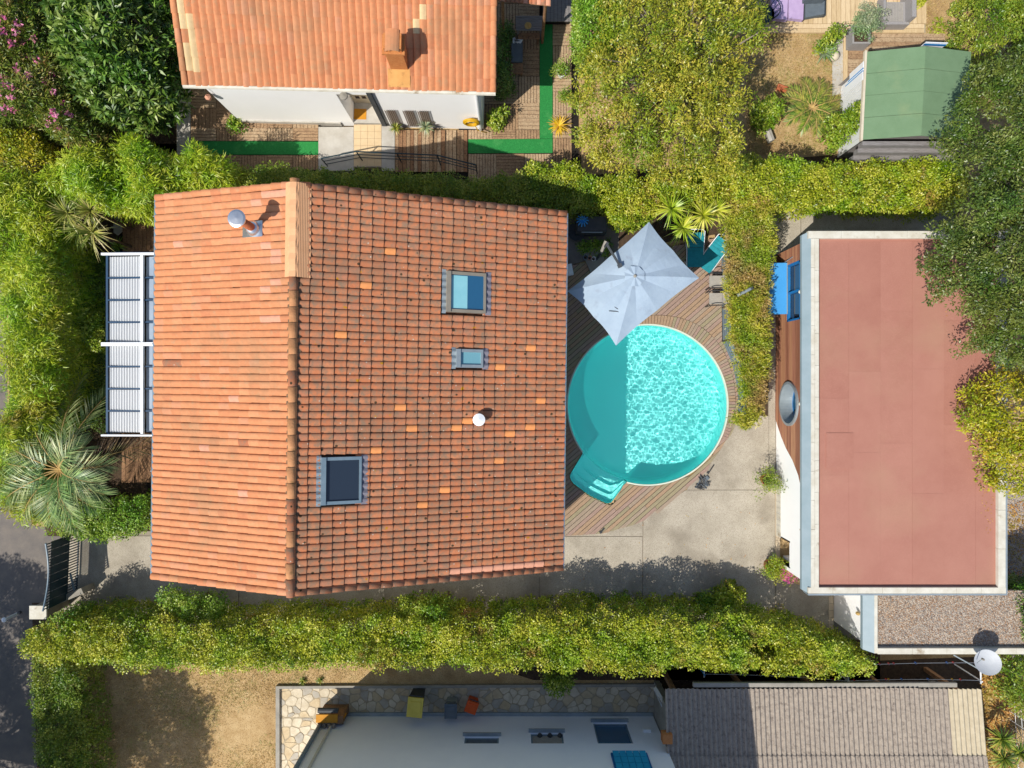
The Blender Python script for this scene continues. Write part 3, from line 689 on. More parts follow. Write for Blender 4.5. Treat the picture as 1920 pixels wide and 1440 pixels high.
# ================================================================== ROUND POOL AND DECK
PC = P(1213, 759, -.05); PR = 2.77; DZ = .06; WZ = -.04
step_px = [(1092, 850), (1068, 890), (1069, 898), (1076, 907), (1105, 928), (1137, 943), (1144, 943), (1149, 937), (1174, 903)]
step_w = [P(x, y, WZ) for x, y in step_px]
pool = thing('round_pool', 'round swimming pool of turquoise water with curved entry steps', 'pool', (PC.x, PC.y, 0))
angA = math.atan2(step_w[0].y - PC.y, step_w[0].x - PC.x); angG = math.atan2(step_w[-1].y - PC.y, step_w[-1].x - PC.x)
g = MB(); NS = 128; ZB = -1.2
for k in range(NS):
    a, b_ = 2 * math.pi * k / NS, 2 * math.pi * (k + 1) / NS; am = (a + b_) / 2; am = am - 2 * math.pi if am > math.pi else am
    ztop = DZ - .01 if not (angA < am < angG) else -.72
    pr = [(PR, ztop), (PR, ZB + .14), (PR - .04, ZB + .05), (PR - .14, ZB), (0, ZB)]
    f = lambda t, r_, z: (PC.x + r_ * math.cos(t), PC.y + r_ * math.sin(t), z)
    for (r0, z0), (r1, z1) in zip(pr, pr[1:]):
        g.poly([f(a, r0, z0), f(b_, r0, z0), f(b_, r1, z1), f(a, r1, z1)] if r1 > 0 else [f(a, r0, z0), f(b_, r0, z0), f(0, 0, z1)])
shell = g.build('shell', m_liner, pool, True); shell.cycles.is_caustics_receiver = True
arc = [Vector((PC.x + PR * math.cos(angA + (angG - angA) * i / 12), PC.y + PR * math.sin(angA + (angG - angA) * i / 12), 0)) for i in range(13)]
cum = [0]
for a, b_ in zip(step_w, step_w[1:]): cum.append(cum[-1] + (b_ - a).length)
def outer_at(t):
    d = t * cum[-1]
    for i in range(len(cum) - 1):
        if d <= cum[i + 1] + 1e-6: return step_w[i].lerp(step_w[i + 1], (d - cum[i]) / (cum[i + 1] - cum[i]))
    return step_w[-1]
levels = [(0, .3, -.24), (.3, .62, -.45), (.62, 1.02, -.68)]
for t0, t1, z in levels:
    g = MB()
    for i in range(24):
        s0, s1 = i / 24, (i + 1) / 24
        def pt(s_, t, zz):
            o_ = outer_at(s_); i_ = arc[0].lerp(arc[-1], 0); k = min(int(s_ * 12), 11); i_ = arc[k].lerp(arc[k + 1], s_ * 12 - k); q = o_.lerp(i_, t); return (q.x, q.y, zz)
        g.poly([pt(s0, t0, z), pt(s1, t0, z), pt(s1, t1, z), pt(s0, t1, z)]); g.poly([pt(s0, t1, z), pt(s1, t1, z), pt(s1, t1, z - .26), pt(s0, t1, z - .26)])
        if t0 == 0: g.poly([pt(s0, 0, DZ), pt(s1, 0, DZ), pt(s1, 0, z), pt(s0, 0, z)])
    o = g.build('step', m_liner, pool); o.cycles.is_caustics_receiver = True
# water surface with small real waves
NW = 520; bb = 3.0
xs = np.linspace(PC.x - bb, PC.x + bb, NW); ys = np.linspace(PC.y - bb - .75, PC.y + bb, int(NW * (2 * bb + .75) / (2 * bb)))
X, Y = np.meshgrid(xs, ys); Z = np.full_like(X, WZ); gw = np.random.default_rng(3)
for k in range(46):
    lam = gw.uniform(.085, .34); a = gw.uniform(0, 6.28); Z += .0018 * lam * gw.uniform(.6, 1.2) * np.sin((X * np.cos(a) + Y * np.sin(a)) * 6.283 / lam + gw.uniform(0, 6.28))
pp = np.stack([X.ravel(), Y.ravel()], 1); cen = np.array(PC.xy)
inside = (np.linalg.norm(pp - cen, axis=1) < PR + .03) | pip([tuple(q.xy) for q in step_w], pp)
idx = np.arange(X.size).reshape(X.shape); fq = np.stack([idx[:-1, :-1], idx[:-1, 1:], idx[1:, 1:], idx[1:, :-1]], -1).reshape(-1, 4)
fq = fq[inside[fq].any(1)]; used = np.unique(fq); remap = np.full(X.size, -1); remap[used] = np.arange(len(used))
me = bpy.data.meshes.new('water'); me.from_pydata(np.c_[pp, Z.ravel()][used].tolist(), [], remap[fq].tolist()); me.materials.append(m_water)
me.polygons.foreach_set('use_smooth', [True] * len(me.polygons)); me.update()
wat = link_mesh('water', me, pool); wat.cycles.is_caustics_caster = True
# thin pale rim
g = MB(); n = 120
for k in range(n):
    a, b_ = 2 * math.pi * k / n, 2 * math.pi * (k + 1) / n; am = (a + b_) / 2; am = am - 2 * math.pi if am > math.pi else am
    if angA < am < angG: continue
    q = [(PC.x + r_ * math.cos(t), PC.y + r_ * math.sin(t)) for t, r_ in ((a, PR - .012), (b_, PR - .012), (b_, PR + .035), (a, PR + .035))]
    g.prism(q, -.03, DZ + .006)
g.build('rim', m_poolrim, pool)
# radial coping boards
def cop(a): return PR + .24 + .26 * math.exp(-((math.degrees(a) - 52) / 34) ** 2)
k = 0; a = math.radians(-24)
dpx = [(1000, 470), (1060, 500), (1352, 445), (1353, 640), (1375, 672), (1386, 730), (1386, 775), (1372, 812), (1320, 885), (1250, 948), (1200, 980), (1130, 1000), (1000, 1008)]
dpoly = [tuple(P(x, y).xy) for x, y in dpx]
stp = [tuple(q.xy) for q in step_w]
def in_deck(p):
    p = np.atleast_2d(p); r_ = np.linalg.norm(p - cen, axis=1); an = np.degrees(np.arctan2(p[:, 1] - cen[1], p[:, 0] - cen[0]))
    lim = np.where((an > -24) & (an < 108), PR + .24 + .26 * np.exp(-((an - 52) / 34) ** 2) + .006, PR + .04)
    near = edge_dist(stp, p) < .03
    return pip(dpoly, p) & (r_ > lim) & ~pip(stp, p) & ~near
deck_e = tag(MB().prism([(P(1352, 440).x, P(1352, 440).y), (P(1356, 440).x, P(1356, 440).y), (P(1356, 640).x, P(1356, 640).y), (P(1352, 640).x, P(1352, 640).y)], 0, .05).build('pool_deck', m_gap), kind='structure')
while a < math.radians(108):
    da = .098 / PR; b_ = a + da - .012 / PR; f = lambda t, r_: (PC.x + r_ * math.cos(t), PC.y + r_ * math.sin(t))
    MB().prism([f(a, PR + .036), f(b_, PR + .036), f(b_, cop(b_)), f(a, cop(a))], .02, DZ + .004).build('coping_board', rnd.choice(m_wood_deck), deck_e); a += da
DA = math.radians(41); du = np.array([math.cos(DA), math.sin(DA)]); dv = np.array([-math.sin(DA), math.cos(DA)])
q = np.array(dpoly); vv = q @ dv; uu = q @ du; pw = .128; ts = np.arange(uu.min() - .2, uu.max() + .2, .015)
def runs(v_):
    m_ = in_deck(ts[:, None] * du + v_ * dv); e = np.flatnonzero(np.diff(np.r_[0, m_.astype(int), 0])); return [(ts[a], ts[b_ - 1]) for a, b_ in zip(e[::2], e[1::2]) if b_ - a > 4]
for v_ in np.arange(vv.min(), vv.max(), pw):
    mid = runs(v_ + pw / 2); lo = runs(v_ + .008); hi = runs(v_ + pw - .008)
    for a, b_ in mid:
        fl = min(lo, key=lambda r_: abs(r_[0] - a) + abs(r_[1] - b_), default=(a, b_)); fh = min(hi, key=lambda r_: abs(r_[0] - a) + abs(r_[1] - b_), default=(a, b_))
        cl = lambda x, y: x if abs(x - y) < .3 else y
        la, lb, ha, hb = cl(fl[0], a), cl(fl[1], b_), cl(fh[0], a), cl(fh[1], b_)
        cuts = [a]; x = a + rnd.uniform(.8, 3)
        while x < b_ - .5: cuts.append(x); x += rnd.uniform(1.6, 3.2)
        cuts.append(b_)
        for i, (c0, c1) in enumerate(zip(cuts, cuts[1:])):
            q0 = (la, ha) if i == 0 else (c0 + .004, c0 + .004); q1 = (lb, hb) if i == len(cuts) - 2 else (c1 - .004, c1 - .004)
            pts = [q0[0] * du + (v_ + .007) * dv, q1[0] * du + (v_ + .007) * dv, q1[1] * du + (v_ + pw - .007) * dv, q0[1] * du + (v_ + pw - .007) * dv]
            MB().prism(pts, .022, DZ + rnd.uniform(-.004, .004)).build('plank', rnd.choice(m_wood_deck), deck_e)
# near-black sheet below the boards, shade of the gaps put into its colour (grid of small tiles that keeps clear of the pool)
g = MB(); s_ = .1
for x in np.arange(q[:, 0].min() - .1, q[:, 0].max() + .1, s_):
    for y in np.arange(q[:, 1].min() - .1, q[:, 1].max() + .1, s_):
        c = np.array([[x + s_ / 2, y + s_ / 2]])
        if pip(dpoly, c)[0] and np.linalg.norm(c - cen) > PR + .12 and not pip(stp, c)[0] and edge_dist(stp, c)[0] > .08: g.poly([(x, y, .018), (x + s_, y, .018), (x + s_, y + s_, .018), (x, y + s_, .018)])
g.build('gap_sheet', m_gap, deck_e)
# the ground sheet needs a pit for the pool
hole = []
for k in range(72):
    t = 2 * math.pi * k / 72; am = t if t <= math.pi else t - 2 * math.pi
    if angA <= am <= angG: continue
    hole.append((am, (PC.x + (PR + .02) * math.cos(t), PC.y + (PR + .02) * math.sin(t))))
for i, q_ in enumerate(step_w): hole.append((angA + (angG - angA) * i / (len(step_w) - 1), (q_.x, q_.y)))
hole = [p for a, p in sorted(hole)]
n = len(hole); ob = []
for x, y in hole:
    d = Vector((x - PC.x, y - PC.y)).normalized(); ob.append((PC.x + d.x * 3.9, PC.y + d.y * 3.9))
g = MB()
for i in range(n):
    j = (i + 1) % n; g.poly([(*hole[i], 0), (*ob[i], 0), (*ob[j], 0), (*hole[j], 0)])
far = []
for x, y in ob:
    d = Vector((x - PC.x, y - PC.y)); k = min(60 / max(abs(d.x), 1e-6), 60 / max(abs(d.y), 1e-6)); far.append((PC.x + d.x * k, PC.y + d.y * k))
for i in range(n):
    j = (i + 1) % n; g.poly([(*ob[i], 0), (*far[i], 0), (*far[j], 0), (*ob[j], 0)])
    a, b_ = far[i], far[j]
    if abs(abs(a[0] - PC.x) - abs(b_[0] - PC.x)) > .01 and abs(abs(a[1] - PC.y) - abs(b_[1] - PC.y)) > .01:
        cx = a[0] if abs(abs(a[0] - PC.x) - 60) < .01 else b_[0]; cy = a[1] if abs(abs(a[1] - PC.y) - 60) < .01 else b_[1]; g.poly([(*a, 0), (cx, cy, 0), (*b_, 0)])
tag(g.build('ground', m_ground), kind='structure')

# ================================================================== HOUSE AT THE TOP (white walls)
TE = 3.20
E1 = P(345, 156, TE); E0 = P(928, 170, TE)
tux = (E0 - E1).normalized(); tvy = Vector((-tux.y, tux.x, 0)); TLX = (E0 - E1).length; TSL = .42
def T(x, y, z): return E1.xy.to_3d() + tux * x + tvy * y + Vector((0, 0, z))
wh = thing('white_house', 'low white house with pale orange tiles and a brick chimney', 'house', T(TLX / 2, 2, 0))
RY = 4.2
g = MB(); g.poly([T(0, 0, TE - .02), T(TLX, 0, TE - .02), T(TLX, RY, TE - .02 + TSL * RY), T(0, RY, TE - .02 + TSL * RY)])
g.poly([T(0, RY, TE - .02 + TSL * RY), T(TLX, RY, TE - .02 + TSL * RY), T(TLX, 2 * RY, TE - .02), T(0, 2 * RY, TE - .02)])
troof = g.build('roof', m_under, wh)
ST = Slope(T(0, RY, TE + TSL * RY), T(0, 0, TE) - T(0, RY, TE + TSL * RY), -tux)       # u runs down to the eave
ST.o = T(TLX, RY, TE + TSL * RY); TLEN = math.hypot(RY, TSL * RY); TC_ = .372; nC = 12; tc = TLEN / nC; tw = (TLX - .30) / 44
def tspec(k, r_):
    col = 43 - r_
    if (k, col) in {(7, 0), (7, 1), (9, 0), (9, 1), (10, 1), (6, 0), (8, 1), (10, 0), (7, 33), (6, 34)}: return m_tile_pale
    return None
def tlay():
    V, Q = tile_verts(tc + .05, tw * .995, .026); me = bpy.data.meshes.new('roof_tile'); me.from_pydata(V, [], Q); me.materials.append(TL[0]); me.update(); bv = []; bf = []; bm = []; allm = TL + [m_tile_pale]
    for k in range(nC):
        for r_ in range(44):
            m = tspec(k, r_) or rnd.choices(TL, TW)[0]
            o_ = ST.pt(k * tc + rnd.uniform(-.02, .02), .15 + (r_ + .5) * tw, .004 + rnd.uniform(0, .005)); mat = ST.mat @ Matrix.Rotation(rnd.uniform(-.008, .008), 3, 'Z')
            if k >= nC - 6:
                o = bpy.data.objects.new('roof_tile', me); COL.objects.link(o); o.matrix_world = Matrix.Translation(o_) @ mat.to_4x4(); o.parent = troof
                o.material_slots[0].link = 'OBJECT'; o.material_slots[0].material = m
            else:
                b0 = len(bv); bv.extend(tuple(o_ + mat @ Vector(p)) for p in V)
                for q in Q: bf.append(tuple(b0 + i for i in q)); bm.append(allm.index(m))
    finish_field(bv, bf, bm, allm, troof)
tlay()
barrel_row('verge_tile', ST, TLEN, 12, .06, .03, TL, troof, .1); barrel_row('verge_tile', ST, TLEN, 12, TLX - .06, .03, TL, troof, .1)
MB().tube([T(-.03, -.07, TE - .03), T(TLX + .02, -.07, TE - .03)], .07, 8).build('gutter', m_coping, wh)
# walls (front wall split round the recessed door)
GZ = .20; fx0, fx1 = .48, TLX - .47; fy = .02; dx0 = (P(664, 232, GZ) - E1).dot(tux); dx1 = (P(716, 234, GZ) - E1).dot(tux); dh = 2.62; dd = .75
g = MB(); W_ = lambda x0, x1, y0, y1, z0, z1: g.obb(T(x0, y0, z0), tux * (x1 - x0), tvy * (y1 - y0), Vector((0, 0, z1 - z0)))
W_(fx0, dx0, fy, fy + .3, 0, TE - .08); W_(dx1, fx1, fy, fy + .3, 0, TE - .08); W_(dx0, dx1, fy, fy + .3, dh, TE - .08)
W_(dx0 - .15, dx0, fy + .3, fy + dd, 0, dh); W_(dx1, dx1 + .15, fy + .3, fy + dd, 0, dh); W_(dx0 - .15, dx1 + .15, fy + dd, fy + dd + .2, 0, dh + .2); W_(dx0, dx1, fy + .3, fy + dd, dh, dh + .2)
W_(fx0, fx0 + .3, fy + .3, 2 * RY - .4, 0, TE); W_(fx1 - .3, fx1, fy + .3, 2 * RY - .4, 0, TE); W_(fx0, fx1, 2 * RY - .5, 2 * RY - .3, 0, TE)
g.build('wall', m_white, wh)
g = MB(); g.obb(T(fx0 - .03, fy - .05, 0), tux * (dx0 - fx0 - .4), tvy * .047, Vector((0, 0, GZ + .16))); g.build('plinth', m_concrete, wh)
g = MB(); g.obb(T(dx0 + .03, fy + dd - .07, GZ), tux * .62, tvy * .06, Vector((0, 0, 2.1)))
door = g.build('door', m_cream, wh); dg = MB()
for i in range(2):
    for j in range(5): dg.obb(T(dx0 + .16 + i * .22, fy + dd - .074, GZ + .5 + j * .3), tux * .14, tvy * .003, Vector((0, 0, .2)))
dg.build('pane', m_glass_dark, door)
g = MB(); g.obb(T(dx0 + .02, fy + .12, GZ + .12), tux * .42, tvy * .36, Vector((0, 0, .012)))
o = g.build('doormat', m_ochre); tag(o, 'ochre doormat in the white doorway recess', 'doormat')
g = MB(); g.obb(T(dx0, fy, GZ), tux * (dx1 - dx0), tvy * dd, Vector((0, 0, .12))); g.build('doorstep', m_concrete, wh)
g = MB(); xx = dx1 + .04; g.obb(T(xx, fy - .09, GZ), tux * .14, tvy * .088, Vector((0, 0, 2.75))); g.build('downpipe', m_dkgrey, wh)
g = MB().tube([T(fx1 - .1, fy - .06, 0), T(fx1 - .1, fy - .06, TE - .1)], .045, 8); g.build('downpipe', m_pvc, wh)
# outdoor lamp over the door
g = MB().lathe(T((dx0 + dx1) / 2 - .2, fy - .12, 2.72), [(.02, 0), (.13, .06), (.12, .1), (.02, .14)], 12); g.build('door_lamp', m_greywall, wh)
# chimney
sp_ = ray_plane(750, 118, ST.o, ST.n); rel = sp_ - E1; cx, cy = rel.dot(tux), rel.dot(tvy); cz = TE + TSL * cy
chm = MB(); chm.obb(T(cx - .26, cy - .2, cz - .25), tux * .5, tvy * .44, Vector((0, 0, 1.25))); chm = chm.build('chimney', m_brick, troof)
MB().obb(T(cx - .33, cy - .26, cz + 1.0), tux * .64, tvy * .56, Vector((0, 0, .07))).build('chimney_slab', m_brick, troof)
g = MB(); [g.obb(T(cx - .26 + i * .43, cy - .2, cz + 1.07), tux * .07, tvy * .44, Vector((0, 0, .2))) for i in (0, 1)]; g.build('chimney_block', m_brick, troof)
V, Q = half_barrel(.21, .21, .62); g = MB()
for q in Q: g.poly([T(cx - .01 + V[i][1], cy - .29 + V[i][0], cz + 1.25 + V[i][2] * .6) for i in q])
g.build('chimney_cap', TL[1], troof)
g = MB(); uc = (T(cx, cy - .2, cz - .084) - ST.o).dot(ST.u); vc = (T(cx, cy, cz) - ST.o).dot(ST.v)
g.obb(ST.pt(uc - .05, vc - .3, .02), ST.u * (TLEN - uc + .02), ST.v * .66, ST.n * .075); g.build('chimney_apron', m_render, troof)
# wall accessories
for i, x in enumerate((745, 777, 803)):
    q = P(x, 236, GZ); xx = (q - E1).dot(tux) - .18; tr = MB()
    for k in range(6):
        tr.obb(T(xx + k * .064, fy - .07, GZ + .12), tux * .018, tvy * .012, Vector((.0, 0, 1.3)))
    for k in range(19):
        tr.obb(T(xx, fy - .085, GZ + .12 + k * .07), tux * .338, tvy * .01, Vector((0, 0, .02)))
    o = tr.build('wicker_trellis', m_bark); tag(o, ['brown lattice panel on the white wall right beside the dark downpipe', 'brown lattice panel on the white wall between two others', 'brown lattice panel on the white wall behind the blue-green yucca'][i], 'trellis', 'lattice panels on the white wall')
hc = T((P(886, 240, GZ) - E1).dot(tux), fy - .14, .95); hose = MB()
for k in range(9):
    r_ = .2 + .02 * (k % 4); dz = rnd.uniform(-.02, .02); yy = -.06 + .016 * k; n = 26; ring = []
    for i in range(n + 1):
        t = 2 * math.pi * i / n; ring.append(hc + tux * (r_ * math.cos(t) + rnd.uniform(-.006, .006)) + tvy * (yy * .6) + Vector((0, 0, r_ * math.sin(t) + dz)))
    hose.tube(ring, .02, 6, caps=False)
hose.tube([hc + tux * .1 + Vector((0, 0, -.17)), hc + tux * .2 - tvy * .03 + Vector((0, 0, -.6)), hc + tux * .5 - tvy * .06 + Vector((0, 0, -.72))], .016, 6)
o = hose.build('hose_coil', m_yellow, None, True); tag(o, 'coiled yellow garden hose hung on the white wall corner', 'hose')
lp = P(391, 183, 2.5); g = MB().tube([T(.5, -.05, TE - .1), (lp.x, lp.y, 2.62)], .008, 5); tl = thing('hanging_lantern', 'small pinkish lantern hanging at the gutter end of the white house', 'lantern', lp)
g.build('chain', m_dark, tl); MB().lathe(lp, [(.06, -.1), (.09, 0), (.1, .06), (.02, .13)], 6).build('lamp_body', m_tile_pink, tl)

# ------------------------------------------------ decks, carpets and steps in front of the white house
gd = tag(sheet('garden_deck', PP([(335, 150), (600, 150), (600, 345), (335, 345)], GZ), GZ - .03, m_gap), kind='structure')
gd2 = tag(sheet('garden_deck', PP([(860, -60), (1085, -60), (1085, 345), (860, 345)]), .012, m_gap), kind='structure')
def deck_panel(cx, cy, sx, sy, along_x, z, parent, n=9):
    g = MB(); m_ = rnd.choice(m_wood_tile)
    for i in range(n):
        if along_x: w = sy / n; g.obb((cx - sx / 2, cy - sy / 2 + i * w + .007, z - .025), (sx - .012, 0, 0), (0, w - .014, 0), (0, 0, .025 + rnd.uniform(-.003, .003)))
        else: w = sx / n; g.obb((cx - sx / 2 + i * w + .007, cy - sy / 2, z - .025), (w - .014, 0, 0), (0, sy - .012, 0), (0, 0, .025 + rnd.uniform(-.003, .003)))
    g.build('deck_panel', m_, parent)
def panels(x0, y0, x1, y1, z, parent, size=.9, phase=0):
    a = P(x0, y1, z); b_ = P(x1, y0, z); nx = max(1, round((b_.x - a.x) / size)); ny = max(1, round((b_.y - a.y) / size)); sx = (b_.x - a.x) / nx; sy = (b_.y - a.y) / ny
    for i in range(nx):
        for j in range(ny): deck_panel(a.x + (i + .5) * sx, a.y + (j + .5) * sy, sx, sy, (i + j + phase) % 2 == 0, z, parent, max(4, round(min(sx, sy) / .1)) if abs(sx - sy) < .3 else max(4, round((sy if (i + j + phase) % 2 == 0 else sx) / .1)))
panels(358, 165, 597, 240, GZ, gd, .9, 1); panels(358, 240, 597, 264, GZ, gd, .9); panels(358, 290.5, 597, 318, GZ, gd, .9, 1)
o = MB().prism(PP([(332, 165), (357, 165), (357, 290), (332, 290)], GZ), GZ - .05, GZ + .02).build('stepping_path', m_concrete); tag(o, kind='structure')
GR = .03
def carpet(pts, z, label):
    o = MB().prism(PP(pts, z), z, z + .018).build('carpet', m_green_carpet); tag(o, label, 'carpet', 'green carpet runners'); return o
carpet([(358, 265), (597, 266), (597, 290), (358, 290)], GZ, 'green artificial grass runner ending at the grey concrete landing')
carpet([(878, 261.5), (1036, 260.5), (1036, 287), (878, 287.5)], GR, 'green artificial grass runner at the foot of the wooden steps')
carpet([(1012, 42), (1036, 42), (1036, 260), (1012, 260)], GR, 'long green artificial grass runner passing the wooden table')
panels(878, 243, 1012, 261, GR, gd2, .85, 1); panels(905, 100, 972, 243, GR, gd2, .85, 1); panels(972, 42, 1012, 243, GR, gd2, .85, 0); panels(905, -40, 972, 100, GR, gd2, .85); panels(972, -40, 1012, 42, GR, gd2)
panels(1036.5, 42, 1072, 345, GR, gd2, .85, 0); panels(878, 288, 1036, 345, GR, gd2, .85, 1)
ld = thing('entrance_landing', 'concrete and sand tile landing before the white house door', 'landing', P(690, 270, 0))
MB().prism(PP([(597, 238), (663, 238), (663, 320), (597, 320)], GZ + .1), 0, GZ + .1).build('concrete_slab', m_concrete, ld)
MB().prism(PP([(715.5, 236), (740, 236), (740, 320), (715.5, 320)], GZ + .1), 0, GZ + .1).build('concrete_slab', m_concrete, ld)
for i in range(4):
    for j in range(6):
        x = 663.5 + i * 13; y = 234 + j * 13; MB().prism(PP([(x, y), (x + 12.6, y), (x + 12.6, y + 12.6), (x, y + 12.6)], GZ + .1), .02, GZ + .1 + rnd.uniform(0, .004)).build('floor_tile', m_tan_tile, ld)
MB().prism(PP([(663.2, 233), (715.3, 233), (715.3, 313), (663.2, 313)], GZ + .1), 0, GZ + .085).build('mortar_bed', m_beige_tile, ld)
st = thing('wooden_steps', 'brown timber steps going down from the landing to the green runner', 'steps', P(810, 275, 0))
zz = [(741, 812, GZ + .09), (812, 835, GZ + .02), (835, 856, GZ - .06), (856, 877, GZ - .13)]
for x0, x1, z in zz:
    n = max(2, round((x1 - x0) / 7.2)); 
    for i in range(n):
        a = x0 + (x1 - x0) * i / n; b_ = x0 + (x1 - x0) * (i + 1) / n - .8
        MB().prism(PP([(a, 244), (b_, 244), (b_, 322), (a, 322)], z), z - .04, z + rnd.uniform(-.004, .004)).build('step_board' if x0 > 800 else 'board', rnd.choice(m_wood_tile + [m_wood_brown]), st)
    MB().prism(PP([(x0, 244), (x1 - .5, 244), (x1 - .5, 322), (x0, 322)], z), .0, z - .045).build('riser', m_gap, st)
rl = thing('handrail', 'dark green metal handrail running along the hedge by the steps', 'railing', P(740, 300, 0))
pts = [P(602, 297, 1.1), P(668, 284, 1.2), P(820, 291, 1.2), P(892, 309, .95)]
MB().tube(pts, .022, 6).build('rail', m_gateteal, rl); MB().tube([q - Vector((0, .0, .3)) for q in pts], .014, 6).build('rail', m_gateteal, rl); MB().tube([q - Vector((0, .0, .6)) for q in pts], .014, 6).build('rail', m_gateteal, rl)
for q in pts + [pts[1].lerp(pts[2], .5)]: MB().tube([(q.x, q.y, 0), q], .02, 6).build('post', m_gateteal, rl)
# dim corner right of the white house: garden table, bench, lounger, canopy, low platform
tb = thing('garden_table', 'weathered grey wooden garden table with a bowl on top', 'table', P(985, 50, 0)); a = P(967, 57, .72); b_ = P(1019, 29, .72)
for i in range(7):
    h_ = (b_.y - a.y) / 7; MB().obb((a.x, a.y + i * h_, .69), (b_.x - a.x, 0, 0), (0, h_ - .01, 0), (0, 0, .03)).build('table_board', m_greyboard, tb)
for x in (a.x + .08, b_.x - .08):
    for y in (a.y + .06, b_.y - .06): MB().box((x, y, .35), (.07, .07, .68)).build('leg', m_greyboard, tb)
bw = P(990, 50, .72); o = MB().lathe(bw, [(.05, 0), (.12, .07), (.11, .08), (.04, .02)], 16).build('bowl', m_straw); tag(o, 'straw coloured bowl on the weathered garden table', 'bowl')
bn = thing('wooden_bench', 'dark wooden bench drawn up to the garden table', 'bench', P(990, 66, 0)); a = P(971, 73, .42); b_ = P(1012, 62, .42)
for i in range(2): MB().obb((a.x, a.y + i * .11, .39), (b_.x - a.x, 0, 0), (0, .1, 0), (0, 0, .03)).build('seat_board', m_wood_brown, bn)
for x in (a.x + .06, b_.x - .06): MB().box((x, a.y + .1, .19), (.05, .2, .38)).build('leg', m_wood_brown, bn)
lg = thing('sun_lounger', 'slate blue padded lounger in the shade of the white house', 'lounger', P(968, 98, 0)); a = P(959, 116, .35); b_ = P(980, 80, .35)
MB().obb((a.x, a.y, .28), (b_.x - a.x, 0, 0), (0, (b_.y - a.y), 0), (0, 0, .08)).build('cushion', m_slate, lg)
MB().obb((a.x, a.y - .38, .25), (b_.x - a.x + .02, 0, 0), (0, .37, 0), (0, 0, .04)).build('foot_board', m_wood_brown, lg)
for x in (a.x + .04, b_.x - .04):
    for y in (a.y - .3, b_.y - .05): MB().box((x, y, .13), (.05, .05, .25)).build('leg', m_wood_brown, lg)
g = MB(); a = P(963, 80, .37)
for i in range(6): g.box((a.x + .05 * i, a.y + .06 + .03 * math.sin(i * 2), .38), (.06, .16, .04), .5 * i)
o = g.build('towel', m_pvc); tag(o, 'crumpled white towel at the head of the slate blue lounger', 'towel')
cn = thing('tiled_canopy', 'small pinkish tiled canopy in the corner above the garden table', 'canopy', P(980, 0, 0)); zc = 2.5
a = P(930, 2, zc); b_ = P(1032, 12, zc); d = b_ - a
MB().poly([a, b_, b_ + Vector((0, 2.6, .7)), a + Vector((0, 2.6, .7))]).build('canopy_board', m_wood_brown, cn)
n = 12; V, Q = half_barrel(.07, .085, 2.6, 6); 
for i in range(n):
    q = a + d * (i + .5) / n; g = MB(); up = Vector((0, 2.6, .7)).normalized(); sd = d.normalized(); nn = sd.cross(up)
    for f in Q: g.poly([q + up * (2.6 - V[k][0]) + sd * V[k][1] + nn * (V[k][2] + .01) for k in f])
    g.build('canopy_tile', rnd.choice([m_tile_pink, TR[4], TR[2]]), cn)
for q in (a + Vector((.2, .1, 0)), b_ + Vector((-.15, .1, 0))): MB().tube([(q.x, q.y, 0), (q.x, q.y, zc)], .05, 8).build('post', m_wood_brown, cn)
pf = thing('grey_platform', 'grey board platform at the end of the green runner', 'platform', P(1050, 20, 0)); x = 1018
while x < 1068: MB().prism(PP([(x, -60), (x + 6.4, -60), (x + 6.4, 40), (x, 40)], .3), .26, .3).build('board', m_greyboard, pf); x += 7
MB().prism(PP([(1019, -60), (1067, -60), (1067, 39), (1019, 39)], .28), 0, .255).build('platform_base', m_gap, pf)

# ================================================================== POOL HOUSE (flat red roof)
ph = thing('flat_roof_pool_house', 'flat red roofed pool house with timber and white walls', 'house', P(1650, 800, 0))
PZ = 2.85; PX0 = P(1455, 0, 0).x; Yn = P(0, 437, PZ).y - .18; Ys = P(0, 1112, PZ).y + .2; PXE = P(1884, 0, PZ).x
wall_h = 2.62
# roof slab
rx0 = P(1508, 0, PZ).x; ry1 = P(0, 434, PZ).y; ry0 = P(0, 1113, PZ).y
rf = MB().prism([(rx0 + .3, ry0 + .1), (PXE, ry0 + .1), (PXE, ry1 - .1), (rx0 + .3, ry1 - .1)], wall_h, PZ - .06).build('roof', m_redroof, ph)
# felt sheets laid side by side, each with its own lap
fx = rx0 + .42; ix1 = PXE - .28; wd = .97; k = 0
while fx < ix1 - .05:
    x1 = min(fx + wd, ix1); y = ry0 + .28
    while y < ry1 - .32:
        yl = min(y + rnd.uniform(2.2, 5.5), ry1 - .3); zz_ = PZ - .055 + .004 * (k % 2) + rnd.uniform(0, .002)
        MB().prism([(fx, y), (x1 - .003, y), (x1 - .003, yl - .003), (fx, yl - .003)], PZ - .07, zz_).build('felt_sheet', rnd.choice([m_redroof, m_redroof2, m_redroof3]), rf); y = yl
    fx = x1; k += 1
MB().prism(PP([(1550, 812), (1601, 812), (1601, 879), (1550, 879)], PZ), PZ - .06, PZ - .035).build('roof_patch', m_redroof, rf)
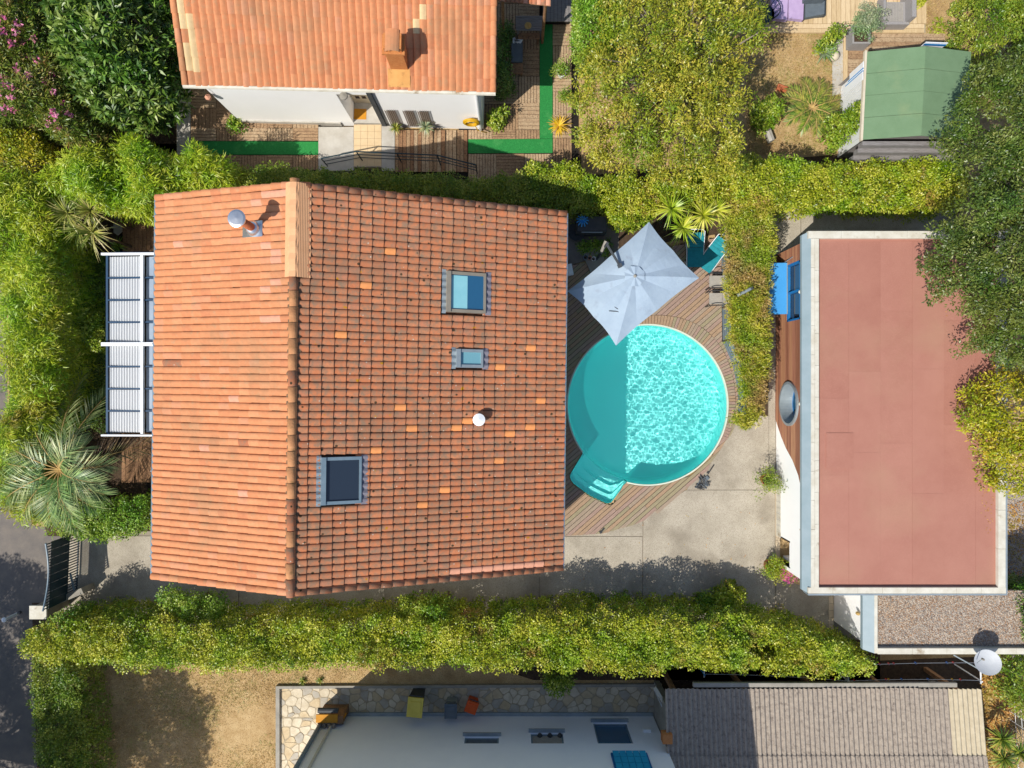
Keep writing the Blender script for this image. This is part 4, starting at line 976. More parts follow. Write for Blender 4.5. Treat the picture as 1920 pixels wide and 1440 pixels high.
# parapet coping: lengths of weathered concrete, and the blue-grey metal fascia on the pool side
def coping(x0, y0, x1, y1, n, vert):
    for i in range(n):
        if vert: a = y0 + (y1 - y0) * i / n; b_ = y0 + (y1 - y0) * (i + 1) / n - .008; MB().prism([(x0, a), (x1, a), (x1, b_), (x0, b_)], PZ - .1, PZ + .06 + rnd.uniform(-.005, .005)).build('coping', m_coping, ph)
        else: a = x0 + (x1 - x0) * i / n; b_ = x0 + (x1 - x0) * (i + 1) / n - .008; MB().prism([(a, y0), (b_, y0), (b_, y1), (a, y1)], PZ - .1, PZ + .06 + rnd.uniform(-.005, .005)).build('coping', m_coping, ph)
coping(rx0 + .30, ry0 + .2, rx0 + .42, ry1 - .22, 11, True); coping(rx0 + .10, ry1 - .22, PXE, ry1, 6, False); coping(rx0 + .10, ry0 + .02, PXE, ry0 + .2, 8, False); coping(PXE - .24, ry0 + .2, PXE - .02, ry1 - .22, 9, True)
coping(rx0 + .18, ry0 + .2, rx0 + .292, ry1 - .22, 12, True)
fA, fB = rx0 - .02, rx0 + .18
g = MB(); g.poly([(fA, ry0 + .08, PZ - .14), (fB, ry0 - .02, PZ + .05), (fB, ry1 + .01, PZ + .05), (fA, ry1 - .08, PZ - .14)][::-1]); g.poly([(fA, ry0 + .08, PZ - .26), (fA, ry1 - .08, PZ - .26), (fA, ry1 - .08, PZ - .14), (fA, ry0 + .08, PZ - .14)])
g.poly([(fB, ry0 - .02, PZ + .05), (fA, ry0 + .08, PZ - .14), (fA, ry0 + .08, PZ - .26), (fB, ry0 - .02, PZ - .26)]); g.poly([(fA, ry0 + .08, PZ - .26), (fB, ry0 + .08, PZ - .26), (fB, ry1 - .08, PZ - .26), (fA, ry1 - .08, PZ - .26)])
g.build('fascia', m_fascia, ph)
g = MB(); g.prism([(rx0 + .1, ry0 - .04), (PXE + .02, ry0 - .04), (PXE + .02, ry0 + .01), (rx0 + .1, ry0 + .01)], PZ - .3, PZ + .05); g.prism([(PXE - .01, ry0 - .03), (PXE + .05, ry0 - .03), (PXE + .05, ry1), (PXE - .01, ry1)], PZ - .3, PZ + .045); g.build('edge_trim', m_metal, ph)
# walls
yN = ry1 - .2; yS = ry0 + .2; ya = P(0, 1003, 0).y; yb = P(0, 1046, 0).y
wa, wb = P(0, 498, 1.0).y, P(0, 604, 1.0).y      # serving window
cy_ = P(0, 757, 1.22).y; cr = .66
g = MB(); bxw = lambda y0, y1, z0, z1: g.obb((PX0, min(y0, y1), z0), (.25, 0, 0), (0, abs(y1 - y0), 0), (0, 0, z1 - z0))
bxw(yN, wa, 0, wall_h); bxw(wa, wb, 0, 1.0); bxw(wa, wb, 2.05, wall_h); bxw(wb, cy_ + cr, 0, wall_h); bxw(cy_ - cr, ya, 0, wall_h); bxw(yb, yS, 0, wall_h); bxw(ya, yb, 1.15, wall_h)
n = 24
for i in range(n):     # ring of wall round the porthole
    t0, t1 = 2 * math.pi * i / n, 2 * math.pi * (i + 1) / n
    sq = lambda t: (cy_ + cr * math.cos(t) / max(abs(math.cos(t)), abs(math.sin(t))), 1.22 + cr * math.sin(t) / max(abs(math.cos(t)), abs(math.sin(t)))); ci = lambda t: (cy_ + cr * math.cos(t), 1.22 + cr * math.sin(t))
    p = [ci(t0), sq(t0), sq(t1), ci(t1)]; g.poly([(PX0, a, b_) for a, b_ in p][::-1])
bxw(cy_ - cr, cy_ + cr, 0, 1.22 - cr); bxw(cy_ - cr, cy_ + cr, 1.22 + cr, wall_h)
g.obb((PX0 + .25, yS, 0), (PXE - PX0 - .5, 0, 0), (0, .25, 0), (0, 0, wall_h)); g.obb((PX0 + .25, yN - .25, 0), (PXE - PX0 - .5, 0, 0), (0, .25, 0), (0, 0, wall_h)); g.obb((PXE - .3, yS, 0), (.25, 0, 0), (0, yN - yS, 0), (0, 0, wall_h))
# low niche
g.obb((PX0 + .62, yb, 0), (.1, 0, 0), (0, ya - yb, 0), (0, 0, 1.15)); g.obb((PX0, ya, 0), (.65, 0, 0), (0, .05, 0), (0, 0, 1.2)); g.obb((PX0, yb - .05, 0), (.65, 0, 0), (0, .05, 0), (0, 0, 1.2)); g.obb((PX0 + .25, yb, 1.15), (.4, 0, 0), (0, ya - yb, 0), (0, 0, .1))
g.build('wall', m_white, ph)
# timber cladding: horizontal boards whose ends follow the wavy edge
curve = [(0, 785), (.45, 815), (.9, 840), (1.45, 863), (1.9, 892), (2.3, 935), (2.62, 960)]
def cend(z):
    for (z0, y0), (z1, y1) in zip(curve, curve[1:]):
        if z0 <= z <= z1: return P(0, y0 + (y1 - y0) * (z - z0) / (z1 - z0), z).y
    return P(0, 960, 2.6).y
bh = .119; nb_ = int(wall_h / bh)
def board(y0, y1, y0b, y1b, z0, z1):
    if y1 - y0 < .02: return
    x = PX0 - .022 - rnd.uniform(0, .004)
    g = MB(); a = [(x, y0, z0), (x, y1, z0), (x, y1b, z1), (x, y0b, z1)]; b_ = [(PX0 - .002, *p[1:]) for p in a]
    g.poly(a[::-1]); g.poly([a[0], a[1], b_[1], b_[0]]); g.poly([a[3], b_[3], b_[2], a[2]]); g.poly([a[0], b_[0], b_[3], a[3]]); g.poly([a[1], a[2], b_[2], b_[1]])
    g.build('cladding_board', rnd.choice(m_wood_clad), ph)
for i in range(nb_):
    z0, z1 = i * bh + .006, (i + 1) * bh - .004; zm = (z0 + z1) / 2
    ends = [(cend(z0), cend(z1))]; dz = abs(zm - 1.22)
    segs = []
    top = yN
    if 1.0 < zm < 2.05: segs += [(wa, wa, top, top)]; hi_ = (wb, wb)
    else: hi_ = (top, top)
    if dz < cr + .06:
        h0 = math.sqrt(max((cr + .07) ** 2 - (z0 - 1.22) ** 2, 0)); h1 = math.sqrt(max((cr + .07) ** 2 - (z1 - 1.22) ** 2, 0))
        segs += [(cy_ + h0, cy_ + h1, *hi_), (ends[0][0], ends[0][1], cy_ - h0, cy_ - h1)]
    else: segs += [(ends[0][0], ends[0][1], *hi_)]
    for a0, a1, c0, c1 in segs: board(a0, c0, a1, c1, z0, z1)
# porthole with a deep metal frame
g = MB(); n = 40
for i in range(n):
    t0, t1 = 2 * math.pi * i / n, 2 * math.pi * (i + 1) / n; f = lambda t, r_, x: (x, cy_ + r_ * math.cos(t), 1.22 + r_ * math.sin(t))
    for (r0, x0), (r1, x1) in (((cr + .07, PX0 - .02), (cr + .07, PX0 - .09)), ((cr + .07, PX0 - .09), (cr - .01, PX0 - .09)), ((cr - .01, PX0 - .09), (cr - .01, PX0 + .40))): g.poly([f(t0, r0, x0), f(t0, r1, x1), f(t1, r1, x1), f(t1, r0, x0)])
pr_ = g.build('porthole', m_metal, ph, False)
g = MB()
for i in range(n):
    t0, t1 = 2 * math.pi * i / n, 2 * math.pi * (i + 1) / n; g.poly([f(t0, cr - .012, PX0 + .33), f(t0, cr - .1, PX0 + .33), f(t1, cr - .1, PX0 + .33), f(t1, cr - .012, PX0 + .33)])
g.build('porthole_ring', m_blue2, ph); MB().poly([f(2 * math.pi * i / n, cr - .02, PX0 + .36) for i in range(n)]).build('pane', m_glass_blue, pr_)
# serving window with drop-down blue counter
win = MB()
for y0, y1, z0, z1 in ((wa - .06, wa, 1.0, 2.05), (wb, wb + .06, 1.0, 2.05), (wb, wa, 1.0, 1.06), (wb, wa, 1.99, 2.05), ((wa + wb) / 2 - .03, (wa + wb) / 2 + .03, 1.06, 1.99)): win.obb((PX0 - .03, min(y0, y1), z0), (.1, 0, 0), (0, abs(y1 - y0), 0), (0, 0, z1 - z0))
win = win.build('window', m_blue2, ph); MB().poly([(PX0 + .08, wb, 1.06), (PX0 + .08, wa, 1.06), (PX0 + .08, wa, 1.99), (PX0 + .08, wb, 1.99)]).build('pane', m_glass_dark, win)
MB().poly([(PX0 + .2, wb, 1.0), (PX0 + .2, wa, 1.0), (PX0 + .2, wa, 2.05), (PX0 + .2, wb, 2.05)]).build('curtain', m_greyfab, win)
ca, cb = P(0, 493, 1.05).y, P(0, 589, 1.05).y
ctr = MB(); ctr.obb((PX0 - .66, cb, .98), (.60, 0, .06), (0, ca - cb, 0), (0, 0, .035)); ctr = ctr.build('serving_counter', m_blue, ph)
MB().obb((PX0 - .06, cb, 1.03), (.035, 0, 0), (0, ca - cb, 0), (0, 0, .045)).build('hinge_bar', m_metal, ctr)
for y in (ca - .04, cb + .04): MB().tube([(PX0 - .6, y, .98), (PX0 - .03, y, .35)], .015, 6).build('strut', m_dark, ctr)
MB().tube([(PX0 - .12, ca + .02, 1.07), (PX0 - .03, ca + .12, 1.5)], .012, 6).build('strut', m_metal, ctr)
for py in (547, 757):
    q = Vector((PX0 - .1, P(0, py, 2.25).y, 2.25)); lpw = MB().tube([(PX0, q.y, 2.25), (PX0 - .06, q.y, 2.25)], .025, 8).build('lamp_bracket', m_dark, ph); MB().lathe(q + Vector((0, 0, -.06)), [(.02, 0), (.06, .03), (.065, .07), (.05, .11), (.01, .13)], 14).build('lamp_globe', m_coping, lpw, True)
q = Vector((PX0 - .06, P(0, 993, 2.2).y, 2.2)); MB().lathe(q, [(.05, 0), (.05, .12), (.03, .14)], 10).build('wall_lamp', m_straw, ph)
for i in range(9): MB().obb((PX0 - .012, P(0, 905 + i * 11, 0).y - .19, .03), (.01, 0, 0), (0, .185, 0), (0, 0, .4)).build('skirting_tile', m_coping, ph)

# gravel roofed annex
an = thing('gravel_roof_annex', 'low white annex with a grey gravel roof and metal edge', 'annex', P(1770, 1170, 0)); AZ = 2.45
ax0 = P(1632, 0, AZ).x; ay0 = P(0, 1224, AZ).y; ay1 = ry0 - .06; ax1 = P(1912, 0, AZ).x + 2
awx = P(1563, 0, 0).x
g = MB(); g.obb((awx, ay0 + .15, 0), (.25, 0, 0), (0, ay1 - ay0 - .15, 0), (0, 0, AZ - .2)); g.obb((awx + .25, ay0 + .15, 0), (ax1 - awx - .5, 0, 0), (0, .25, 0), (0, 0, AZ - .2)); g.build('wall', m_white, an)
MB().prism([(ax0 + .2, ay0 + .12), (ax1, ay0 + .12), (ax1, ay1), (ax0 + .2, ay1)], AZ - .25, AZ - .1).build('roof', m_gravel, an)
# gravel stones
def gravel(poly, z, n, parent, m=m_gravel, s=.028):
    q = np.array(poly); lo, hi = q.min(0), q.max(0); p = R.uniform(lo, hi, (n, 2)); p = p[pip(poly, p)]
    k = len(p); base = np.array([(1, 0, 0), (-.5, .8, 0), (-.5, -.8, 0), (.1, .1, .8)]); a = R.uniform(0, 6.28, k); sc = s * R.uniform(.5, 1.3, k)
    v = np.empty((k, 4, 3)); c, s_ = np.cos(a), np.sin(a)
    for i, b_ in enumerate(base): v[:, i, 0] = p[:, 0] + (b_[0] * c - b_[1] * s_) * sc; v[:, i, 1] = p[:, 1] + (b_[0] * s_ + b_[1] * c) * sc; v[:, i, 2] = z + b_[2] * sc
    f = (np.arange(k)[:, None, None] * 4 + np.array([(0, 1, 3), (1, 2, 3), (2, 0, 3)])).reshape(-1, 3)
    me = bpy.data.meshes.new('gravel'); me.from_pydata(v.reshape(-1, 3).tolist(), [], f.tolist())
    for mm in (m_gr1, m_gr2, m_gr3): me.materials.append(mm)
    me.polygons.foreach_set('material_index', np.repeat(R.integers(0, 3, k), 3).astype(np.int32)); me.update(); return tag(link_mesh('gravel', me, parent), kind='stuff')
m_gr1 = M('pebble_grey', S(170, 160, 150, K), S(140, 132, 126, K), 12, .9); m_gr2 = M('pebble_pale', S(214, 202, 186, K), S(196, 182, 164, K), 12, .9); m_gr3 = M('pebble_brown', S(186, 150, 118, K), S(150, 120, 96, K), 12, .9)
gravel([(ax0 + .2, ay0 + .2), (ax1, ay0 + .2), (ax1, ay1), (ax0 + .2, ay1)], AZ - .1, 16000, an)
g = MB(); g.poly([(ax0 - .18, ay0 + .06, AZ - .12), (ax0 + .1, ay0, AZ + .04), (ax0 + .1, ay1, AZ + .04), (ax0 - .18, ay1, AZ - .12)][::-1]); g.poly([(ax0 - .18, ay0 + .06, AZ - .26), (ax0 - .18, ay1, AZ - .26), (ax0 - .18, ay1, AZ - .12), (ax0 - .18, ay0 + .06, AZ - .12)]); g.build('fascia', m_fascia, an)
MB().prism([(ax0 + .1, ay0), (ax0 + .2, ay0), (ax0 + .2, ay1), (ax0 + .1, ay1)], AZ - .2, AZ + .045).build('coping', m_coping, an)
for i in range(6):
    a = ax0 + .2 + (ax1 - ax0 - .2) * i / 6; b_ = ax0 + .2 + (ax1 - ax0 - .2) * (i + 1) / 6 - .01; MB().prism([(a, ay0 - .02), (b_, ay0 - .02), (b_, ay0 + .16), (a, ay0 + .16)], AZ - .3, AZ + .06).build('coping', m_coping, an)
for i in range(5): MB().prism(PP([(1553, 1118 + i * 13), (1562, 1118 + i * 13), (1562, 1130 + i * 13), (1553, 1130 + i * 13)]), 0, .05).build('skirting_tile', m_beige_tile, an)
q = Vector((awx - .08, P(0, 1150, 1.8).y, 1.75)); MB().lathe(q, [(.03, 0), (.06, .03), (.05, .12), (.02, .14)], 10).build('wall_lamp', m_straw, an)
# gravel strip east of the red roof
gs = tag(sheet('gravel_strip', PP([(1886, 900), (2050, 900), (2050, 1240), (1886, 1240)]), .02, m_gravel), kind='structure')
# satellite dish
m_dish = M('dish_paint', S(206, 210, 214, .72), S(194, 198, 204, .72), 3, .5)
ds = thing('satellite_dish', 'white round satellite dish on an arm beside the gravel roof', 'satellite dish', P(1800, 1230, 2.2)); dc = P(1850, 1241, 3.0)
tip = Vector((-.25, .2, 1)).normalized(); X_ = tip.orthogonal().normalized(); Y_ = tip.cross(X_); g = MB(); prev = None; rr_ = .37
for i in range(7):
    r_ = rr_ * i / 6; ring = [dc + X_ * r_ * math.cos(t) + Y_ * r_ * math.sin(t) + tip * (.45 * r_ * r_ / rr_ * .55) for t in np.linspace(0, 2 * math.pi, 29)[:-1]]
    if prev:
        for k in range(28): g.poly([prev[k], ring[k], ring[(k + 1) % 28], prev[(k + 1) % 28]])
    prev = ring
g.build('reflector', m_dish, ds, True)
MB().tube([P(1788, 1228, 2.3), P(1842, 1258, 2.75), dc - tip * .02], .022, 6).build('mounting_arm', m_metal, ds)
MB().tube([dc + X_ * 0 - Y_ * .0 + Vector((-.36, .0, .1)), dc + tip * .35 + Vector((-.28, .16, 0))], .012, 6).build('feed_arm', m_metal, ds); MB().lathe(dc + tip * .33 + Vector((-.28, .16, 0)), [(.03, 0), (.035, .07), (.02, .1)], 10).build('feed_head', m_greywall, ds)

# ================================================================== GREEN ROOFED SHED, top right
sh = thing('green_roof_shed', 'white garden shed with a green felt roof', 'shed', P(1720, 180, 0)); SZ = 2.15; SH = .36
sa = P(1624, 97, SZ); sb = P(1616, 262, SZ); sx = Vector((1, .02, 0)).normalized(); sWd = P(1735, 90, SZ + SH).x - sa.x; sLen = sa.y - sb.y
def G(x, y, z): return Vector((sb.x, sb.y, 0)) + Vector(((sa.x - sb.x) * y / sLen, 0, 0)) + Vector((x, y, z))
for side in (0, 1):
    for i in range(4):
        y0, y1 = sLen * i / 4, sLen * (i + 1) / 4 - .012; x0, x1 = (0, sWd) if side == 0 else (2 * sWd, sWd); zz_ = .01 + .006 * (i % 2)
        a, b_, c, d = G(x0, y0, SZ + zz_), G(x1, y0, SZ + SH + zz_), G(x1, y1, SZ + SH + zz_ + .006), G(x0, y1, SZ + zz_ + .006)
        g = MB(); g.poly([a, b_, c, d] if side == 0 else [d, c, b_, a]); dn = Vector((0, 0, -.03)); 
        for p, q in ((a, b_), (b_, c), (c, d), (d, a)): g.poly([p, p + dn, q + dn, q])
        g.build('felt_sheet', m_greenroof, sh)
g = MB(); A = [G(.25, .15, 0), G(2 * sWd - .2, .15, 0), G(2 * sWd - .2, .15, SZ - .02), G(sWd, .15, SZ + SH - .05), G(.25, .15, SZ + .02)]; B = [p + Vector((0, sLen - .3, 0)) for p in A]
g.poly(A); g.build('gable_wall', m_greyboard, sh); MB().poly(B[::-1]).build('gable_wall', m_greyboard, sh)
nbd = 14
for i in range(nbd):     # upright white boards on the garden side
    y0 = .15 + (sLen - .3) * i / nbd; y1 = .15 + (sLen - .3) * (i + 1) / nbd - .02; q = G(.25, y0, 0); MB().obb(q, (.04, 0, 0), G(.25, y1, 0) - q, (0, 0, SZ + .02)).build('wall_board', m_pvc, sh)
q = G(-.05, -.03, SZ - .08); MB().obb(q, (.07, 0, 0), G(-.05, sLen + .03, SZ - .08) - q, (0, 0, .11)).build('fascia_board', m_cream, sh)
for i in range(3): MB().obb(G(.0, -.2 - .13 * i, SZ - .22 - .28 * i), G(2 * sWd, -.2 - .13 * i, 0) - G(0, -.2 - .13 * i, 0), (0, .13, 0), (0, 0, .02 + .26)).build('rear_board', m_greyboard, sh)
for nm, y, lab, mm in (('striped_towel', sLen - .3, 'blue and white striped towel hung over the shed roof corner', m_blue2),):
    t = thing(nm, lab, 'towel', G(-.1, y, 1.2))
    for i, (w, mm) in enumerate(((.26, m_pvc), (.035, m_blue), (.05, m_pvc), (.03, m_blue), (.2, m_pvc))): q = G(-.09 - .012 * (i % 2), y - .6 + sum((.26, .035, .05, .03, .2)[:i]), 1.0 + .08 * i); MB().obb(q, (.02, 0, 0), (0, w - .003, 0), (0, 0, SZ - .95 - .08 * i)).build('stripe', mm, t)
t = thing('hung_cloth', 'white and blue hemmed cloth pegged behind the shed ridge', 'cloth', G(sWd + .4, sLen + .15, 1.6)); q = G(sWd + .02, sLen + .12, 1.95)
MB().obb(q, (.72, 0, -.05), (0, .02, .0), (0, .0, .55)).build('cloth', m_pvc, t); MB().obb(q + Vector((0, -.015, .38)), (.72, 0, -.05), (0, .012, 0), (0, 0, .1)).build('hem', m_blue2, t)

# ------------------------------------------------ pale terrace, top right
tr_ = tag(sheet('pale_terrace', PP([(1400, -60), (1735, -60), (1735, 62), (1400, 62)]), .012, m_joint), kind='structure'); x = 1402; TZ = .10
while x < 1733:
    w = rnd.uniform(8.2, 9.4); y1 = 44
    if x > 1430: MB().prism(PP([(x, -60), (x + w - .8, -60), (x + w - .8, y1), (x, y1)], TZ), .02, TZ + rnd.uniform(-.003, .003)).build('plank', rnd.choice(m_wood_pale), tr_)
    x += w
for i in range(2): MB().prism(PP([(1432, 45 + i * 8.5), (1733, 45 + i * 8.5), (1733, 52.6 + i * 8.5), (1432, 52.6 + i * 8.5)], TZ), .02, TZ).build('plank', m_wood_pale[i], tr_)
for i in range(5): MB().prism(PP([(1592, 63 + i * 8), (1772, 63 + i * 8), (1772, 70.2 + i * 8), (1592, 70.2 + i * 8)], .06), .02, .06 + rnd.uniform(-.003, .003)).build('plank', rnd.choice(m_wood_tile), tr_)
for i in range(20): MB().prism(PP([(1590, 103 + i * 8), (1626, 103 + i * 8), (1626, 110.2 + i * 8), (1590, 110.2 + i * 8)], .06), .02, .06 + rnd.uniform(-.003, .003)).build('plank', rnd.choice(m_wood_tile), tr_)
MB().prism(PP([(1582, 62), (1589.5, 62), (1589.5, 205), (1582, 205)], .08), .0, .08).build('edge_board', m_wood_pale[1], tr_)
o = MB().prism(PP([(1560, 82), (1581, 68), (1581, 175), (1560, 180)]), 0, .03).build('garden_path', m_concrete); tag(o, kind='structure')

# ================================================================== FURNITURE ON THE PALE TERRACE
sf = thing('lounge_sofa', 'lilac and slate cushioned lounge sofa on the pale terrace', 'sofa', P(1495, 15, 0))
for x0, x1, mm, z in ((1447, 1478, m_purple, .42), (1479, 1508, m_purple, .44)): MB().prism(PP([(x0, -20), (x1, -18), (x1 - 2, 37), (x0, 34)], z), z - .16, z).build('cushion', mm, sf)
MB().prism(PP([(1510, -25), (1547, -25), (1546, 26), (1510, 33)], .40), .24, .40).build('cushion', m_slate, sf)
MB().prism(PP([(1446, -28), (1548, -28), (1547, 30), (1446, 36)], .2), .1, .24).build('sofa_base', m_dkgrey, sf)
MB().prism(PP([(1510, -34), (1548, -34), (1548, -3), (1510, -1)], .7), .24, .7).build('armrest', m_slate, sf)
bs = thing('dark_wire_chair', 'dark green round garden chair beside the lilac cushions', 'chair', P(1435, 25, 0)); q = P(1436, 26, .42)
MB().lathe(q + Vector((0, 0, -.04)), [(.2, 0), (.3, .02), (.3, .04)], 16).build('seat', m_gateteal, bs)
for k in range(9):
    t = math.radians(-60 + 30 * k); MB().tube([q + Vector((.29 * math.cos(t), .29 * math.sin(t), 0)), q + Vector((.36 * math.cos(t), .36 * math.sin(t), .36))], .012, 5).build('spindle', m_gateteal, bs)
MB().tube([q + Vector((.36 * math.cos(t), .36 * math.sin(t), .36)) for t in np.radians(np.arange(-60, 185, 12))], .018, 6).build('back_rail', m_gateteal, bs)
for k in range(4): t = math.pi / 4 + k * math.pi / 2; MB().tube([q + Vector((.2 * math.cos(t), .2 * math.sin(t), -.03)), (q.x + .26 * math.cos(t), q.y + .26 * math.sin(t), .1)], .014, 5).build('leg', m_gateteal, bs)
wc = thing('wicker_armchair', 'grey woven armchair on the pale terrace', 'chair', P(1680, 25, 0)); a = P(1658, 42, .4); b_ = P(1697, 4, .4)
MB().obb((a.x, a.y, .1), (b_.x - a.x, 0, 0), (0, b_.y - a.y, 0), (0, 0, .3)).build('seat', m_wicker, wc)
for i in range(12): MB().obb((a.x + .03 + i * .052, a.y + .03, .4), (.03, 0, 0), (0, b_.y - a.y - .06, 0), (0, 0, .014)).build('weave_strip', m_greyfab, wc)
MB().obb((b_.x, a.y - .03, .1), (.14, 0, 0), (0, b_.y - a.y + .4, 0), (0, 0, .72)).build('backrest', m_wicker, wc); MB().obb((a.x - .09, a.y, .1), (.085, 0, 0), (0, b_.y - a.y + .2, 0), (0, 0, .42)).build('armrest', m_wicker, wc)
MB().obb((a.x - .09, a.y - .1, .1), (b_.x - a.x + .2, 0, 0), (0, .095, 0), (0, 0, .36)).build('front_apron', m_wicker, wc)
pl = thing('square_planter', 'grey square planter with a leafy shrub at the terrace edge', 'planter', P(1613, 68, 0)); q = P(1614, 66, .5); w = .56
for dx, dy, sx_, sy_ in ((-w / 2, 0, .06, w + .06), (w / 2, 0, .06, w + .06), (0, -w / 2, w - .06, .06), (0, w / 2, w - .06, .06)): MB().box((q.x + dx, q.y + dy, .3), (sx_, sy_, .5)).build('planter_side', m_wicker, pl)
MB().box((q.x, q.y, .46), (w - .07, w - .07, .04)).build('soil', m_bed, pl)
cc = np.c_[R.normal(q.x + .02, .22, 60), R.normal(q.y + .28, .2, 60), R.uniform(.75, 1.25, 60)]; clump_leaves('foliage', cc, 'shrub', pl, .6, 1.0, lm_agave); MB().tube([(q.x, q.y, .48), (q.x, q.y + .25, .95)], .02, 6).build('stem', m_bark, pl)
o = MB().lathe(P(1561, 109, 0), [(.10, 0), (.15, .05), (.165, .14), (.14, .24), (.06, .295), (.01, .305)], 18).build('beach_ball', m_cream, None, True); tag(o, 'pale yellow ball lying by the garden path', 'ball')
o = MB().box(P(1466, 166, .06), (.36, .2, .1), -.35).build('clay_brick', m_terra); tag(o, 'orange clay brick lying on the dry garden soil', 'brick')
MB().box(P(1466, 166, .13) + Vector((.02, .01, 0)), (.3, .06, .03), -.35).build('brick_rib', m_terra, o)
o = MB().box(P(1442, 255, .16), (.14, .42, .3), .35).build('grey_block', m_greywall); tag(o, 'grey concrete block standing under the dark green bush', 'block')
MB().box(P(1442, 255, .32), (.11, .36, .03), .35).build('block_top', m_concrete, o)

# ================================================================== POOL SIDE
ps = thing('parasol', 'large pale grey cantilever parasol shading the edge of the round pool', 'parasol', P(1122, 490, 0))
cz_ = 2.35; hub = P(1190, 518, 2.72); cor = [P(1217, 416, cz_), P(1311, 521, cz_), P(1155, 648, cz_), P(1064, 546, cz_)]
prev = None; g = MB(); ns = 16; rings = []
for j in range(9):
    t = j / 8; ring = []
    for k in range(4):
        for i in range(ns):
            s_ = i / ns; a = cor[k]; b_ = cor[(k + 1) % 4]; e = a.lerp(b_, s_); rib = min(abs(s_ - x) for x in (0, .5, 1)); 
            e = e.lerp(hub, .035 * math.sin(math.pi * s_) + .02 * math.sin(math.pi * 2 * min(s_ % .5, .5)) ) ; e.z = cz_ + .06 * math.sin(math.pi * s_)
            q = hub.lerp(e, t); q.z += .10 * math.sin(math.pi * t) * (1 - rib * 1.3) - .05 * math.sin(math.pi * t) * (rib * 4) * .5; ring.append(q)
    rings.append(ring)
for A_, B_ in zip(rings, rings[1:]):
    for k in range(len(A_)): j = (k + 1) % len(A_); g.poly([A_[k], B_[k], B_[j], A_[j]])
can = g.build('canopy', m_canopy, ps, True)
for k in range(8):
    e = cor[k // 2] if k % 2 == 0 else cor[k // 2].lerp(cor[(k // 2 + 1) % 4], .5); MB().tube([hub - Vector((0, 0, .12)), Vector((e.x, e.y, cz_ - .02)).lerp(hub, .06)], .012, 5).build('rib', m_dkgrey, ps)
g = MB()
for k in range(8):
    t = 2 * math.pi * k / 8; g.poly([hub + Vector((0, 0, .05)), hub + Vector((.3 * math.cos(t), .3 * math.sin(t), .03)), hub + Vector((.34 * math.cos(t + .39), .34 * math.sin(t + .39), -.01)), hub + Vector((.3 * math.cos(t + .785), .3 * math.sin(t + .785), .03))])
g.build('vent_cap', m_canopy, ps); MB().lathe(hub + Vector((0, 0, .02)), [(.05, 0), (.05, .06), (.02, .08)], 12).build('finial', m_greywall, ps)
base = P(1118, 487, 0); top = Vector((base.x, base.y, 2.75)); MB().tube([base, top], .045, 8).build('mast', m_dkgrey, ps)
arm_end = P(1162, 498, 2.74); MB().tube([top - Vector((0, 0, .1)), arm_end], .04, 6).build('arm', m_dkgrey, ps); MB().tube([arm_end - Vector((0, 0, .22)), hub - Vector((0, 0, .2))], .03, 6).build('arm', m_dkgrey, ps); MB().box(arm_end, (.12, .12, .12), .4).build('joint', m_dkgrey, ps)
MB().box(base + Vector((0, 0, .09)), (.75, .75, .06), .4).build('base_plate', m_greywall, ps); MB().tube([P(1136, 452, 2.3), P(1128, 472, 2.2)], .05, 6).build('crank', m_greywall, ps)
MB().tube([P(1142, 583, 2.56), P(1158, 584, 2.56), P(1170, 590, 2.54)], .012, 5).build('strap', m_dark, ps); MB().tube([P(1152, 575, 2.57), P(1168, 586, 2.55)], .012, 5).build('strap', m_dark, ps)
# folding loungers with teal fabric
def deck_chair(px, py, ang, label, drop):
    t = thing('deck_chair', label, 'deck chair', P(px, py, 0), 'teal deck chairs'); t.rotation_euler = (0, 0, ang)
    def add(g, n, m, sm=False): me = g.mesh(n, m, sm); o = bpy.data.objects.new(n, me); COL.objects.link(o); o.parent = t
    add(MB().obb((-.27, -.55, .30), (.54, 0, 0), (0, .66, .04), (0, 0, .02)), 'seat', m_teal); add(MB().obb((-.27, .12, .345), (.54, 0, 0), (0, .48, drop), (0, 0, .02)), 'backrest', m_teal)
    for i in range(3): add(MB().obb((-.27, .22 + i * .11, .372 + (.1 + i * .11) * drop / .48), (.54, 0, 0), (0, .035, drop * .07), (0, 0, .012)), 'pleat', m_teal)
    add(MB().tube([(-.29, .12, .33), (-.29, .64, .35 + drop * 1.1), (-.2, .70, .37 + drop * 1.1), (.2, .70, .37 + drop * 1.1), (.29, .64, .35 + drop * 1.1), (.29, .12, .33)], .014, 6), 'back_frame', m_pvc)
    for s in (-1, 1):
        add(MB().tube([(s * .29, -.58, .3), (s * .29, .12, .33)], .014, 6), 'side_rail', m_pvc); add(MB().tube([(s * .29, -.5, .3), (s * .29, -.3, DZ)], .012, 6), 'leg', m_pvc); add(MB().tube([(s * .29, .1, .33), (s * .29, .38, DZ)], .012, 6), 'leg', m_pvc)
deck_chair(1299, 474, .0, 'teal deck chair lying back in the parasol shade', .12); deck_chair(1331, 483, -.62, 'teal deck chair turned towards the grey fence', .2)
